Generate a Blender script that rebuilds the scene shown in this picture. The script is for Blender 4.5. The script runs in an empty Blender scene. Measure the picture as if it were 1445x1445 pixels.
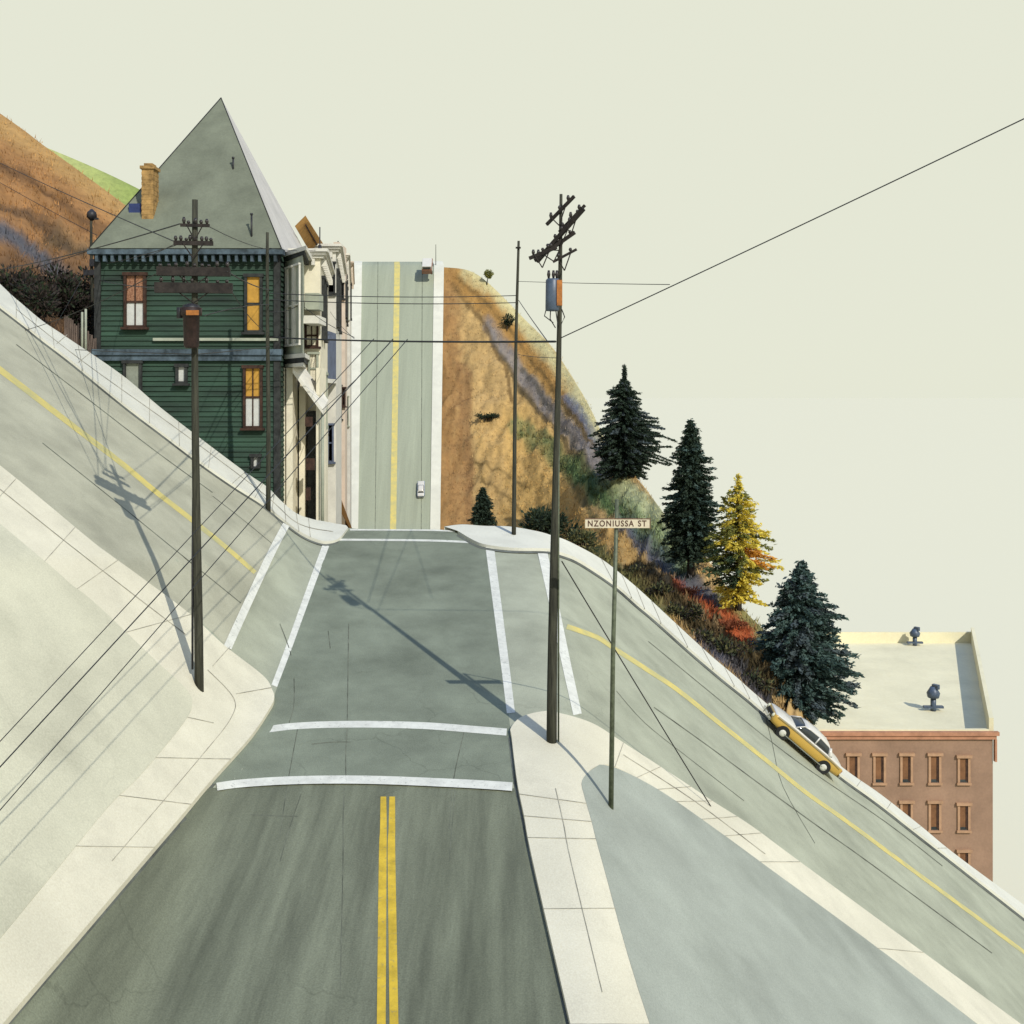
import bpy, bmesh, math, random
from mathutils import Vector, Matrix, noise

scene = bpy.context.scene
COL = scene.collection
F, UC, VH, CZ = 1550.0, 722.5, 560.0, 60.0     # focal length and horizon (photo pixels), camera height (m)

# ------------------------------------------------------------------ camera
cam_d = bpy.data.cameras.new("camera")
cam = bpy.data.objects.new("camera", cam_d)
COL.objects.link(cam)
cam.location = (0, 0, CZ)
cam.rotation_euler = (math.radians(90), 0, 0)
cam_d.sensor_width = 36
cam_d.lens = 36 * F / 1445
cam_d.shift_y = -(722.5 - VH) / 1445
cam_d.clip_start = 0.5
cam_d.clip_end = 60000
scene.camera = cam

# ------------------------------------------------------------------ sky and sun
SUN = Vector((0.51, -0.80, 0.0)).normalized()
EL = math.radians(38)
world = bpy.data.worlds.new("World")
scene.world = world
world.use_nodes = True
wn, wl = world.node_tree.nodes, world.node_tree.links
wn.clear()
sky = wn.new("ShaderNodeTexSky")
sky.sky_type = 'NISHITA'
sky.sun_disc = False
sky.sun_elevation = EL
sky.sun_rotation = math.atan2(SUN.x, SUN.y)
sky.air_density = 1.0
sky.dust_density = 0.6
sky.ozone_density = 2.0
veil = wn.new("ShaderNodeRGB")                  # bright cream overcast veil over the blue
veil.outputs[0].default_value = (5.36, 5.42, 4.36, 1)
mixw = wn.new("ShaderNodeMix"); mixw.data_type = 'RGBA'
geo = wn.new("ShaderNodeTexCoord"); sep = wn.new("ShaderNodeSeparateXYZ"); mr = wn.new("ShaderNodeMapRange")
mr.interpolation_type = 'SMOOTHSTEP'
mr.inputs[1].default_value = 0.34; mr.inputs[2].default_value = 0.72; mr.inputs[3].default_value = 0.96; mr.inputs[4].default_value = 0.10
wl.new(geo.outputs["Generated"], sep.inputs[0]); wl.new(sep.outputs[2], mr.inputs[0]); wl.new(mr.outputs[0], mixw.inputs[0])
bg = wn.new("ShaderNodeBackground"); bg.inputs[1].default_value = 0.15
out = wn.new("ShaderNodeOutputWorld")
zen = wn.new("ShaderNodeMix"); zen.data_type = 'RGBA'; zen.inputs[0].default_value = 0.75
zen.inputs[7].default_value = (1.25, 2.75, 6.6, 1)
wl.new(sky.outputs[0], zen.inputs[6]); wl.new(zen.outputs[2], mixw.inputs[6]); wl.new(veil.outputs[0], mixw.inputs[7])
wl.new(mixw.outputs[2], bg.inputs[0]); wl.new(bg.outputs[0], out.inputs[0])
sd = bpy.data.lights.new("sun", 'SUN')
sd.energy = 4.0
sd.angle = math.radians(0.5)
sd.color = (1.0, 0.96, 0.88)
so = bpy.data.objects.new("sun", sd)
COL.objects.link(so)
sdir = Vector((SUN.x * math.cos(EL), SUN.y * math.cos(EL), math.sin(EL)))
so.rotation_euler = sdir.to_track_quat('Z', 'Y').to_euler()
so.location = (60, -90, 150)
scene.view_settings.view_transform = 'Standard'
scene.view_settings.look = 'None'
scene.view_settings.exposure = 0.0
scene.view_settings.gamma = 1.0

# ------------------------------------------------------------------ helpers
def lin(c):
    c = c / 255.0
    return c / 12.92 if c <= 0.04045 else ((c + 0.055) / 1.055) ** 2.4

LIGHT = (0.97, 0.985, 1.02)                      # tint of the daylight the colours were judged under
def A(r, g, b, k=1.31):
    return tuple(min(0.86, lin(x) / (k * q)) for x, q in zip((r, g, b), LIGHT))

def P(u, v, s):
    """a point in metres: a photo direction at the distance where one metre is s pixels"""
    return Vector(((u - UC) / s, F / s, CZ - (v - VH) / s))

def sp(x, w=16.0):
    if x > 300: return x
    if x < -300: return 0.0
    return w * math.log(1 + math.exp(x / w))

def S(u, v):
    """distance law of the street surface: a tilted crossing, a street climbing left, a street falling right"""
    ul = min(440.0, 420 - 0.35 * (v - 850))
    ur = 790 + 0.12 * (v - 890)
    return 29.3 + 0.0623 * (v - 762) + 0.0506 * sp(ul - u) - 0.06 * sp(u - ur)

def G(u, v, h=0.0):
    vv = v + h * S(u, v)
    p = P(u, vv, S(u, vv))
    p.z += h
    return p

def gnormal(u, v):
    a, b, c = G(u, v), G(u + 6, v), G(u, v + 6)
    n = (b - a).cross(c - a).normalized()
    return n if n.z > 0 else -n

def tag(o, label=None, cat=None, group=None, kind=None):
    if label: o["label"] = label
    if cat: o["category"] = cat
    if group: o["group"] = group
    if kind: o["kind"] = kind
    return o

OFF = {}
def empty(name, loc, label, cat, group=None, rot=None):
    o = bpy.data.objects.new(name, None)
    COL.objects.link(o)
    o.empty_display_size = 0.5
    o.location = loc
    if rot is not None: o.rotation_euler = rot
    OFF[o.name] = Vector(loc)
    return tag(o, label, cat, group)

def obj(name, bm, mats, parent=None, local=False, smooth=False, normals=True):
    """links a bmesh as ONE mesh object; world coordinates unless local"""
    if normals: bmesh.ops.recalc_face_normals(bm, faces=bm.faces)
    me = bpy.data.meshes.new(name)
    off = Vector((0, 0, 0))
    if parent is not None and not local:
        off = OFF.get(parent.name, Vector((0, 0, 0)))
        bmesh.ops.translate(bm, verts=bm.verts, vec=-off)
    bm.to_mesh(me); bm.free()
    if not isinstance(mats, (list, tuple)): mats = [mats]
    for m in mats: me.materials.append(m)
    if smooth:
        for p in me.polygons: p.use_smooth = True
    o = bpy.data.objects.new(name, me)
    COL.objects.link(o)
    if parent is not None: o.parent = parent
    OFF[o.name] = off
    return o

def box(bm, c, sx, sy, sz, ax=None, ay=None, az=None, mi=0):
    """box of full sizes about centre c, along axes"""
    ax = Vector(ax or (1, 0, 0)); ay = Vector(ay or (0, 1, 0)); az = Vector(az or (0, 0, 1))
    c = Vector(c); vs = []
    for k in (-1, 1):
        for j in (-1, 1):
            for i in (-1, 1):
                vs.append(bm.verts.new(c + ax * (i * sx / 2) + ay * (j * sy / 2) + az * (k * sz / 2)))
    fs = []
    for q in ((0, 2, 3, 1), (4, 5, 7, 6), (0, 1, 5, 4), (2, 6, 7, 3), (0, 4, 6, 2), (1, 3, 7, 5)):
        f = bm.faces.new([vs[i] for i in q]); f.material_index = mi; fs.append(f)
    return fs

def box2(bm, x0, x1, y0, y1, z0, z1, mi=0):
    return box(bm, ((x0 + x1) / 2, (y0 + y1) / 2, (z0 + z1) / 2), x1 - x0, y1 - y0, z1 - z0, mi=mi)

def tube(bm, pts, r, n=8, mi=0, cap=True):
    """tapered tube along points; r a number or one per point"""
    pts = [Vector(p) for p in pts]
    rs = r if isinstance(r, (list, tuple)) else [r] * len(pts)
    rings = []
    for i, p in enumerate(pts):
        t = (pts[min(i + 1, len(pts) - 1)] - pts[max(i - 1, 0)]).normalized()
        a = t.cross(Vector((0, 0, 1)) if abs(t.z) < 0.9 else Vector((1, 0, 0))).normalized()
        b = t.cross(a)
        rings.append([bm.verts.new(p + (a * math.cos(2 * math.pi * k / n) + b * math.sin(2 * math.pi * k / n)) * rs[i]) for k in range(n)])
    for i in range(len(rings) - 1):
        for k in range(n):
            f = bm.faces.new([rings[i][k], rings[i][(k + 1) % n], rings[i + 1][(k + 1) % n], rings[i + 1][k]])
            f.material_index = mi; f.smooth = n > 5
    if cap:
        for rg in (rings[0], rings[-1]):
            f = bm.faces.new(rg); f.material_index = mi

def cr(pts, n):
    """Catmull-Rom through tuples, n samples per segment"""
    out = []
    m = len(pts)
    for i in range(m - 1):
        p0, p1, p2, p3 = pts[max(i - 1, 0)], pts[i], pts[i + 1], pts[min(i + 2, m - 1)]
        for k in range(n):
            t = k / n
            out.append(tuple(0.5 * ((2 * b) + (c - a) * t + (2 * a - 5 * b + 4 * c - d) * t * t + (3 * b - a - 3 * c + d) * t ** 3)
                             for a, b, c, d in zip(p0, p1, p2, p3)))
    out.append(tuple(pts[-1]))
    return out

def sheet(rows):
    """grid mesh from rows of Vectors"""
    bm = bmesh.new()
    vs = [[bm.verts.new(p) for p in r] for r in rows]
    for i in range(len(vs) - 1):
        for j in range(len(vs[i]) - 1):
            f = bm.faces.new([vs[i][j], vs[i][j + 1], vs[i + 1][j + 1], vs[i + 1][j]])
            f.smooth = True
    bm.normal_update()
    if sum(f.normal.z for f in bm.faces) < 0:
        for f in bm.faces: f.normal_flip()
    return bm, vs

def slab(name, pa, pb, h, mat, n=6, m=6, skirt_a=0.25, skirt_b=0.25, kind='structure'):
    """raised pavement lofted between a kerb line and a back line, with real kerb faces"""
    a, b = cr(pa, n), cr(pb, n)
    rows = []
    for j in range(m + 1):
        t = j / m
        rows.append([G(x[0] * (1 - t) + y[0] * t, x[1] * (1 - t) + y[1] * t, h) for x, y in zip(a, b)])
    bm, vs = sheet(rows)
    for edge, d in ((vs[0], skirt_a), (vs[-1], skirt_b)):
        hi = [bm.verts.new(v.co) for v in edge]; low = [bm.verts.new(v.co - Vector((0, 0, d))) for v in edge]
        for i in range(len(edge) - 1):
            bm.faces.new([hi[i], hi[i + 1], low[i + 1], low[i]])
    o = obj(name, bm, mat, normals=False)
    return tag(o, kind=kind)

# ------------------------------------------------------------------ materials
def nodes_of(name):
    m = bpy.data.materials.new(name)
    m.use_nodes = True
    nt = m.node_tree
    return m, nt, nt.nodes, nt.links, nt.nodes["Principled BSDF"]

def pm(name, col, rough=0.85, var=0.14, scale=1.5, fine=18.0, bump=0.15, stretch=(1, 1, 1), col2=None, metal=0.0, spec=0.3, blot=0.0, crack=0.0, wear=0.0, under=(0.12, 0.13, 0.11), grain=0.14):
    """surface with large patches, fine grain and a little relief"""
    m, nt, N, L, bs = nodes_of(name)
    tc = N.new("ShaderNodeTexCoord")
    mp = N.new("ShaderNodeMapping"); mp.inputs[3].default_value = stretch
    L.new(tc.outputs["Object"], mp.inputs[0])
    n1 = N.new("ShaderNodeTexNoise"); n1.inputs["Scale"].default_value = scale; n1.inputs["Detail"].default_value = 6; n1.inputs["Roughness"].default_value = 0.62
    n2 = N.new("ShaderNodeTexNoise"); n2.inputs["Scale"].default_value = fine; n2.inputs["Detail"].default_value = 4
    L.new(mp.outputs[0], n1.inputs["Vector"]); L.new(tc.outputs["Object"], n2.inputs["Vector"])
    c2 = col2 or tuple(max(0.004, c * (1 - 2.2 * var)) for c in col)
    c1 = tuple(min(0.9, c * (1 + var)) for c in col)
    rp = N.new("ShaderNodeValToRGB")
    rp.color_ramp.elements[0].position = 0.32; rp.color_ramp.elements[1].position = 0.66
    rp.color_ramp.elements[0].color = (*c2, 1); rp.color_ramp.elements[1].color = (*c1, 1)
    L.new(n1.outputs["Fac"], rp.inputs[0])
    mx = N.new("ShaderNodeMix"); mx.data_type = 'RGBA'; mx.blend_type = 'OVERLAY'; mx.inputs[0].default_value = grain
    L.new(rp.outputs[0], mx.inputs[6]); L.new(n2.outputs["Fac"], mx.inputs[7])
    src = mx.outputs[2]
    if blot > 0:                                  # darker worn blotches
        n3 = N.new("ShaderNodeTexNoise"); n3.inputs["Scale"].default_value = 0.35; n3.inputs["Detail"].default_value = 8
        L.new(mp.outputs[0], n3.inputs["Vector"])
        r3 = N.new("ShaderNodeValToRGB"); r3.color_ramp.elements[0].position = 0.5; r3.color_ramp.elements[1].position = 0.72
        L.new(n3.outputs["Fac"], r3.inputs[0])
        m3 = N.new("ShaderNodeMix"); m3.data_type = 'RGBA'; m3.blend_type = 'MULTIPLY'
        ml = N.new("ShaderNodeMath"); ml.operation = 'MULTIPLY'; ml.inputs[1].default_value = blot
        L.new(r3.outputs[0], ml.inputs[0]); L.new(ml.outputs[0], m3.inputs[0])
        L.new(src, m3.inputs[6]); m3.inputs[7].default_value = (0.55, 0.56, 0.54, 1)
        src = m3.outputs[2]
    if crack > 0:                                 # wandering hairline cracks, only in patches
        wn_ = N.new("ShaderNodeTexNoise"); wn_.inputs["Scale"].default_value = 0.8; wn_.inputs["Detail"].default_value = 6
        L.new(tc.outputs["Object"], wn_.inputs["Vector"])
        av = N.new("ShaderNodeVectorMath"); av.operation = 'MULTIPLY_ADD'; av.inputs[1].default_value = (1.6, 1.6, 1.6)
        L.new(wn_.outputs["Color"], av.inputs[0]); L.new(tc.outputs["Object"], av.inputs[2])
        vo = N.new("ShaderNodeTexVoronoi"); vo.feature = 'DISTANCE_TO_EDGE'; vo.inputs["Scale"].default_value = 0.33
        L.new(av.outputs[0], vo.inputs["Vector"])
        r4 = N.new("ShaderNodeMapRange"); r4.inputs[1].default_value = 0.004; r4.inputs[2].default_value = 0.012; r4.inputs[3].default_value = 1; r4.inputs[4].default_value = 0
        L.new(vo.outputs["Distance"], r4.inputs[0])
        pn = N.new("ShaderNodeTexNoise"); pn.inputs["Scale"].default_value = 0.16; L.new(tc.outputs["Object"], pn.inputs["Vector"])
        r5 = N.new("ShaderNodeMapRange"); r5.inputs[1].default_value = 0.48; r5.inputs[2].default_value = 0.6; r5.inputs[4].default_value = crack
        L.new(pn.outputs["Fac"], r5.inputs[0])
        mm = N.new("ShaderNodeMath"); mm.operation = 'MULTIPLY'; L.new(r4.outputs[0], mm.inputs[0]); L.new(r5.outputs[0], mm.inputs[1])
        m4 = N.new("ShaderNodeMix"); m4.data_type = 'RGBA'; m4.blend_type = 'MULTIPLY'
        L.new(mm.outputs[0], m4.inputs[0]); L.new(src, m4.inputs[6]); m4.inputs[7].default_value = (0.45, 0.45, 0.44, 1)
        src = m4.outputs[2]
    if wear > 0:                                  # paint worn through to the road in specks
        n5 = N.new("ShaderNodeTexNoise"); n5.inputs["Scale"].default_value = 7; n5.inputs["Detail"].default_value = 10; n5.inputs["Roughness"].default_value = 0.75
        L.new(tc.outputs["Object"], n5.inputs["Vector"])
        r6 = N.new("ShaderNodeMapRange"); r6.inputs[1].default_value = 0.56; r6.inputs[2].default_value = 0.66; r6.inputs[4].default_value = wear
        L.new(n5.outputs["Fac"], r6.inputs[0])
        m5 = N.new("ShaderNodeMix"); m5.data_type = 'RGBA'
        L.new(r6.outputs[0], m5.inputs[0]); L.new(src, m5.inputs[6]); m5.inputs[7].default_value = (*under, 1)
        src = m5.outputs[2]
    L.new(src, bs.inputs["Base Color"])
    bs.inputs["Roughness"].default_value = rough
    bs.inputs["Metallic"].default_value = metal
    bs.inputs["Specular IOR Level"].default_value = spec
    if bump > 0:
        ad = N.new("ShaderNodeMath"); ad.operation = 'ADD'
        L.new(n1.outputs["Fac"], ad.inputs[0]); L.new(n2.outputs["Fac"], ad.inputs[1])
        bp = N.new("ShaderNodeBump"); bp.inputs["Strength"].default_value = bump; bp.inputs["Distance"].default_value = 0.03
        L.new(ad.outputs[0], bp.inputs["Height"]); L.new(bp.outputs[0], bs.inputs["Normal"])
    return m

def leafmat(name, ca, cb, trans=0.25):
    m, nt, N, L, bs = nodes_of(name)
    ge = N.new("ShaderNodeNewGeometry")
    rp = N.new("ShaderNodeValToRGB")
    rp.color_ramp.elements[0].color = (*ca, 1); rp.color_ramp.elements[1].color = (*cb, 1)
    L.new(ge.outputs["Random Per Island"], rp.inputs[0])
    L.new(rp.outputs[0], bs.inputs["Base Color"])
    bs.inputs["Roughness"].default_value = 0.7
    bs.inputs["Specular IOR Level"].default_value = 0.2
    tr = N.new("ShaderNodeBsdfTranslucent"); L.new(rp.outputs[0], tr.inputs[0])
    ms = N.new("ShaderNodeMixShader"); ms.inputs[0].default_value = trans
    L.new(bs.outputs[0], ms.inputs[1]); L.new(tr.outputs[0], ms.inputs[2])
    L.new(ms.outputs[0], N["Material Output"].inputs[0])
    return m

def covermat(name, gain=1.0, bump=0.5):
    """ground whose plant, soil and painted shade tones come from the colour attribute, broken up by noise"""
    m, nt, N, L, bs = nodes_of(name)
    at = N.new("ShaderNodeAttribute"); at.attribute_name = "Col"
    tc = N.new("ShaderNodeTexCoord")
    n1 = N.new("ShaderNodeTexNoise"); n1.inputs["Scale"].default_value = 0.9; n1.inputs["Detail"].default_value = 10; n1.inputs["Roughness"].default_value = 0.7
    L.new(tc.outputs["Object"], n1.inputs["Vector"])
    rp = N.new("ShaderNodeValToRGB")
    rp.color_ramp.elements[0].position = 0.3; rp.color_ramp.elements[1].position = 0.7
    rp.color_ramp.elements[0].color = (0.74 * gain, 0.74 * gain, 0.76 * gain, 1)
    rp.color_ramp.elements[1].color = (1.2 * gain, 1.18 * gain, 1.12 * gain, 1)
    L.new(n1.outputs["Fac"], rp.inputs[0])
    mx = N.new("ShaderNodeMix"); mx.data_type = 'RGBA'; mx.blend_type = 'MULTIPLY'; mx.inputs[0].default_value = 1
    L.new(at.outputs["Color"], mx.inputs[6]); L.new(rp.outputs[0], mx.inputs[7])
    L.new(mx.outputs[2], bs.inputs["Base Color"])
    bs.inputs["Roughness"].default_value = 0.95; bs.inputs["Specular IOR Level"].default_value = 0.1
    if bump:
        bp = N.new("ShaderNodeBump"); bp.inputs["Strength"].default_value = bump; bp.inputs["Distance"].default_value = 0.3
        L.new(n1.outputs["Fac"], bp.inputs["Height"]); L.new(bp.outputs[0], bs.inputs["Normal"])
    return m

M = {}
M['cross'] = pm("cross_street_concrete", A(172, 176, 155), var=0.08, scale=0.5, fine=30, bump=0.15, blot=0.4, crack=.15, grain=.28)
M['left'] = pm("warm_street_concrete", A(183, 182, 160), var=0.08, scale=0.5, fine=30, bump=0.15, blot=0.4, crack=.15, grain=.28)
M['inter'] = pm("crossing_asphalt", A(132, 140, 122), var=0.11, scale=0.45, fine=30, bump=0.25, blot=0.55, crack=.3, grain=.35)
M['near'] = pm("near_asphalt", A(121, 126, 106), var=0.16, scale=0.8, fine=26, bump=0.3, stretch=(2.4, 0.2, 0.3), blot=0.55, crack=.3, grain=.4)
M['far'] = pm("far_asphalt", A(166, 173, 152), var=0.08, scale=0.7, fine=6, bump=0.1, stretch=(1.2, 0.06, 0.06), blot=0.3)
M['walk'] = pm("pavement_concrete", A(226, 221, 198), var=0.06, scale=0.7, fine=26, bump=0.15, blot=0.35, crack=.0, grain=.25)
M['walk_pale'] = pm("pale_pavement_concrete", A(222, 222, 208), var=0.05, scale=0.7, fine=20, bump=0.1, blot=0.2)
M['lot'] = pm("pale_lot_concrete", A(212, 210, 186), var=0.07, scale=0.3, fine=24, bump=0.12, blot=0.4, crack=.1, grain=.25)
M['lot_grey'] = pm("grey_lot_concrete", A(166, 172, 160), var=0.08, scale=0.3, fine=24, bump=0.12, blot=0.4, crack=.1, grain=.25)
M['line'] = pm("white_road_paint", A(228, 229, 218), var=0.07, scale=2.5, fine=30, bump=0.05, rough=0.6, wear=.6)
M['yellow'] = pm("yellow_road_paint", A(216, 184, 58), var=0.12, scale=2.5, fine=30, bump=0.05, rough=0.6, wear=.55)
M['yellow_worn'] = pm("worn_yellow_road_paint", A(212, 194, 108), var=0.12, scale=1.2, fine=30, bump=0.05, rough=0.6, col2=A(186, 182, 130), wear=.5, under=A(176, 178, 156))
M['tar'] = pm("tar_seam", A(112, 116, 100), var=0.3, scale=1.5, bump=0.0)
M['joint'] = pm("pavement_joint", A(176, 172, 154), var=0.3, scale=1.5, bump=0.0)
M['gutter'] = pm("dirty_gutter", A(104, 108, 100), var=0.3, scale=0.8, bump=0.05)
M['kerb'] = pm("kerb_stone", A(150, 150, 140), var=0.1, scale=2, bump=0.1)
M['cover'] = covermat("hillside_cover", 1.15)
M['blades'] = covermat("grass_cover", 1.3, 0)
M['wood'] = pm("creosoted_pole_wood", (0.040, 0.040, 0.027), var=0.3, scale=3, fine=40, stretch=(6, 6, 0.4), bump=0.4)
M['wood_red'] = pm("dark_arm_wood", (0.024, 0.019, 0.016), var=0.3, scale=4, fine=40, bump=0.4)
M['iron'] = pm("dark_iron", (0.025, 0.025, 0.028), rough=0.5, var=0.2, scale=6, bump=0.1)
M['drum'] = pm("transformer_steel", (0.055, 0.08, 0.12), rough=0.45, var=0.15, scale=4, bump=0.05, spec=0.5)
M['drum_dark'] = pm("rusty_drum", (0.03, 0.016, 0.013), rough=0.6, var=0.3, scale=5, bump=0.1)
M['rust'] = pm("rusty_orange_metal", A(176, 112, 52), rough=0.6, var=0.2, scale=5, bump=0.1)
M['porcelain'] = pm("brown_porcelain", (0.03, 0.026, 0.024), rough=0.3, var=0.1, bump=0)
M['cable'] = pm("cable_rubber", (0.02, 0.021, 0.02), rough=0.6, var=0.1, bump=0)
M['steel'] = pm("galvanised_steel", A(96, 104, 84), rough=0.5, var=0.2, scale=6, bump=0.05, metal=0.2)
m_, nt_, N_, L_, bs_ = nodes_of("milky_bay_water")
bs_.inputs["Base Color"].default_value = (0.668, 0.630, 0.462, 1); bs_.inputs["Roughness"].default_value = 1.0; bs_.inputs["Specular IOR Level"].default_value = 0.0
M['bay'] = m_

# ------------------------------------------------------------------ the setting: water, streets, pavements
bm = bmesh.new()
R = 30000
bmesh.ops.create_grid(bm, x_segments=12, y_segments=12, size=R)
bmesh.ops.translate(bm, verts=bm.verts, vec=(0, R * 0.9, 0))
tag(obj('bay_water', bm, M['bay']), kind='structure')

UPL_ROAD = [(-560, 7), (-80, 370), (23, 448), (57, 475), (101, 508.6), (172, 566.6), (224, 606), (282, 650), (328, 682), (369, 708), (397, 730),
            (422, 749), (443, 759.5), (461, 763.6), (478, 759.5), (491, 744)]
UPL_BACK = [(-560, -27), (-80, 336), (23, 422), (59, 452), (93, 475), (172, 529), (224, 573), (282, 618), (346, 666), (377, 687), (396, 706),
            (418, 724), (441, 732.5), (460, 736), (472, 738.5), (488, 741)]
UPR_ROAD = [(646, 749), (668, 762), (687, 768.6), (725, 773), (774, 774), (791, 779), (818, 790), (866, 821.6), (899, 850), (923, 870),
            (971, 913), (1018, 953), (1053, 981), (1079, 1003), (1175, 1083), (1239, 1130), (1290, 1170), (1349, 1216), (1545, 1370), (1850, 1610)]
UPR_BACK = [(627, 743), (652, 740), (683, 742), (720, 743), (760, 750), (780, 756), (803, 764), (849, 789), (886, 818), (910, 839),
            (954, 880), (1002, 924), (1041, 957), (1068, 981), (1180, 1076), (1243, 1121), (1300, 1166), (1362, 1216), (1560, 1362), (1868, 1602)]

top = cr(UPL_ROAD, 5) + cr([(505, 745.5), (545, 746), (600, 746.5), (640, 747)], 4) + cr(UPR_ROAD, 5)
top = [t for i, t in enumerate(top) if i == 0 or t[0] > top[i - 1][0] - 0.01]
rows = []
NR = 56
for j in range(NR + 1):
    t = j / NR
    rows.append([G(u, v + (1950 - v) * t) - Vector((0, 0, 0.03 if j == 0 else 0)) for u, v in top])
bm, _ = sheet(rows)
cross = tag(obj('cross_street', bm, M['cross'], normals=False), kind='structure')

def vsheet(left, right, v0, v1, n, m, h, name, mat, parent=None, arc=0.0, arc1=None):
    """road sheet between a left and right edge given as (u, v) lists, row by row"""
    def at(poly, v):
        for (a, va), (b, vb) in zip(poly, poly[1:]):
            if va <= v <= vb: return a + (b - a) * (v - va) / max(1e-6, vb - va)
        return poly[-1][0] if v > poly[-1][1] else poly[0][0]
    if arc1 is None: arc1 = arc
    rows = []
    for i in range(n + 1):
        t = i / n
        v = v0 + (v1 - v0) * t
        a = arc + (arc1 - arc) * t
        ul, ur = at(left, v), at(right, v)
        rows.append([G(ul + (ur - ul) * k / m, v - a * (1 - (2 * k / m - 1) ** 2), h) for k in range(m + 1)])
    bm, _ = sheet(rows)
    return tag(obj(name, bm, mat, parent, normals=False), kind='structure')

ML = [(492, 747), (478, 760), (463, 768), (389, 976), (387, 983), (380, 1000), (352, 1041), (297, 1102), (255, 1152), (200, 1216), (0, 1449), (-170, 1645)]
MR = [(644, 749), (664, 762), (688, 770), (718, 1012), (722, 1040), (730, 1104), (739.5, 1151), (752, 1216), (805, 1445), (850, 1645)]
cross_main = vsheet(ML, MR, 747.5, 1106, 50, 14, 0.008, 'crossing', M['inter'])
near = vsheet(ML, MR, 1113, 1640, 40, 14, 0.012, 'main_street', M['near'], arc=12, arc1=0)

# far street: over the crest, through the dip, up the opposite hill and over its top
def far_row(ul, ur, v, s, dz=0.0, m=10):
    return [P(ul + (ur - ul) * k / m, v, s) + Vector((0, 0, dz)) for k in range(m + 1)]
def far_uv(t):
    """left and right road edges of the climbing part, t 0 bottom .. 1 top"""
    v = 748 - 376 * t
    s = 10.0 - 2.0 * t
    return 505 + 5.5 * t, 607.5 + 5.5 * t, v, s
rows = [[G(u, 748) for u in [491 + 15.4 * k for k in range(11)]]]
for y, z, w in ((59, -8.6, 0.03), (72, -13, 0.2), (95, -18.5, 0.5), (125, -22.5, 0.8), (145, -22.3, 0.95)):
    a = P(491, 748, S(491, 748)).lerp(P(505, 748, 10), w); b = P(645, 748, S(645, 748)).lerp(P(607.5, 748, 10), w)
    rows.append([Vector((a.x + (b.x - a.x) * k / 10, y, CZ + z)) for k in range(11)])
for i in range(25):
    ul, ur, v, s = far_uv(i / 24)
    rows.append(far_row(ul, ur, v + 3 * (i / 24) ** 3, s))
e = rows[-1]
rows.append([p + Vector((-0.5, 4, 1.2)) for p in e]); rows.append([p + Vector((-2, 14, 0.6)) for p in e]); rows.append([p + Vector((-5, 45, -14)) for p in e])
bm, _ = sheet(rows)
far_street = tag(obj('far_street', bm, M['far'], normals=False), kind='structure')

def far_strip(name, mat, o0, o1, o0t, o1t, h, parent=None, t0=0.0, over=True):
    """strip on the climbing street: left and right pixel offsets at the foot and at the top"""
    rows = []
    for i in range(25):
        t = t0 + (1 - t0) * i / 24
        ul, ur, v, s = far_uv(t)
        a, b = o0 + (o0t - o0) * t, o1 + (o1t - o1) * t
        vv = v + 3 * t ** 3
        rows.append([P(a, vv, s) + Vector((0, -h * 0.7, h * 0.7)), P(b, vv, s) + Vector((0, -h * 0.7, h * 0.7))])
    if over:
        rows.append([p + Vector((-0.5, 4, 1.2)) for p in rows[-1]])
    bm, vs = sheet(rows)
    if h > 0.1:
        for j in (0, 1):
            e = [bm.verts.new(r[j].co) for r in vs]; low = [bm.verts.new(v.co + Vector((0, h, -h))) for v in e]
            for i in range(len(e) - 1): bm.faces.new([e[i], e[i + 1], low[i + 1], low[i]])
    return tag(obj(name, bm, mat, parent, normals=False), kind='structure')
far_strip('far_pavement', M['walk_pale'], 490, 505.5, 498, 511, 0.14)
far_strip('far_pavement', M['walk_pale'], 607, 621, 612.5, 626.5, 0.14)
far_strip('centre_line', M['yellow_worn'], 550.5, 559, 556.5, 564.5, 0.02, far_street)
far_strip('seam', M['tar'], 529, 529.7, 533, 533.7, 0.015, far_street)
far_strip('seam', M['tar'], 594, 594.8, 595.5, 596.3, 0.015, far_street)

# pavements
slab('pavement', UPL_ROAD, UPL_BACK, 0.14, M['walk_pale'], skirt_b=2.0)
slab('pavement', UPR_ROAD, UPR_BACK, 0.14, M['walk_pale'], skirt_b=5.0)
LO = [(-150, 1625), (0, 1449), (200, 1216), (255, 1152), (297, 1102), (352, 1041), (380, 1000), (387, 985), (384, 973), (371, 953), (316, 910),
      (269, 867), (200, 815), (153, 781), (128, 762), (56, 702), (23, 675), (-80, 592), (-560, 205)]
LI = [(-240, 1625), (-100, 1447), (89, 1216), (153, 1138), (195, 1097), (242, 1042), (265, 1011), (271, 995), (270, 984), (258, 967), (222, 934),
      (178, 892), (131, 848), (100, 824), (80, 806), (23, 758), (-20, 722), (-110, 648), (-590, 262)]
slab('pavement', LO, LI, 0.14, M['walk'], m=8)
LE = [(-900, v) for v in (1625, 1447, 1300, 1250, 1200, 1150, 1120, 1090, 1060, 1020, 960, 900, 840, 780, 700, 600, 500, 360, 20)]
slab('paved_lot', LI, LE, 0.15, M['lot'], m=16, skirt_a=0.01)
RO = [(845, 1625), (805, 1445), (752, 1216), (739.5, 1151), (730, 1104), (722, 1040), (721, 1027), (735, 1012), (763, 1004), (785, 1005), (835, 1020),
      (880, 1048), (957, 1098), (1005, 1130), (1060, 1165), (1129, 1216), (1400, 1415), (1660, 1606), (1950, 1820)]
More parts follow.
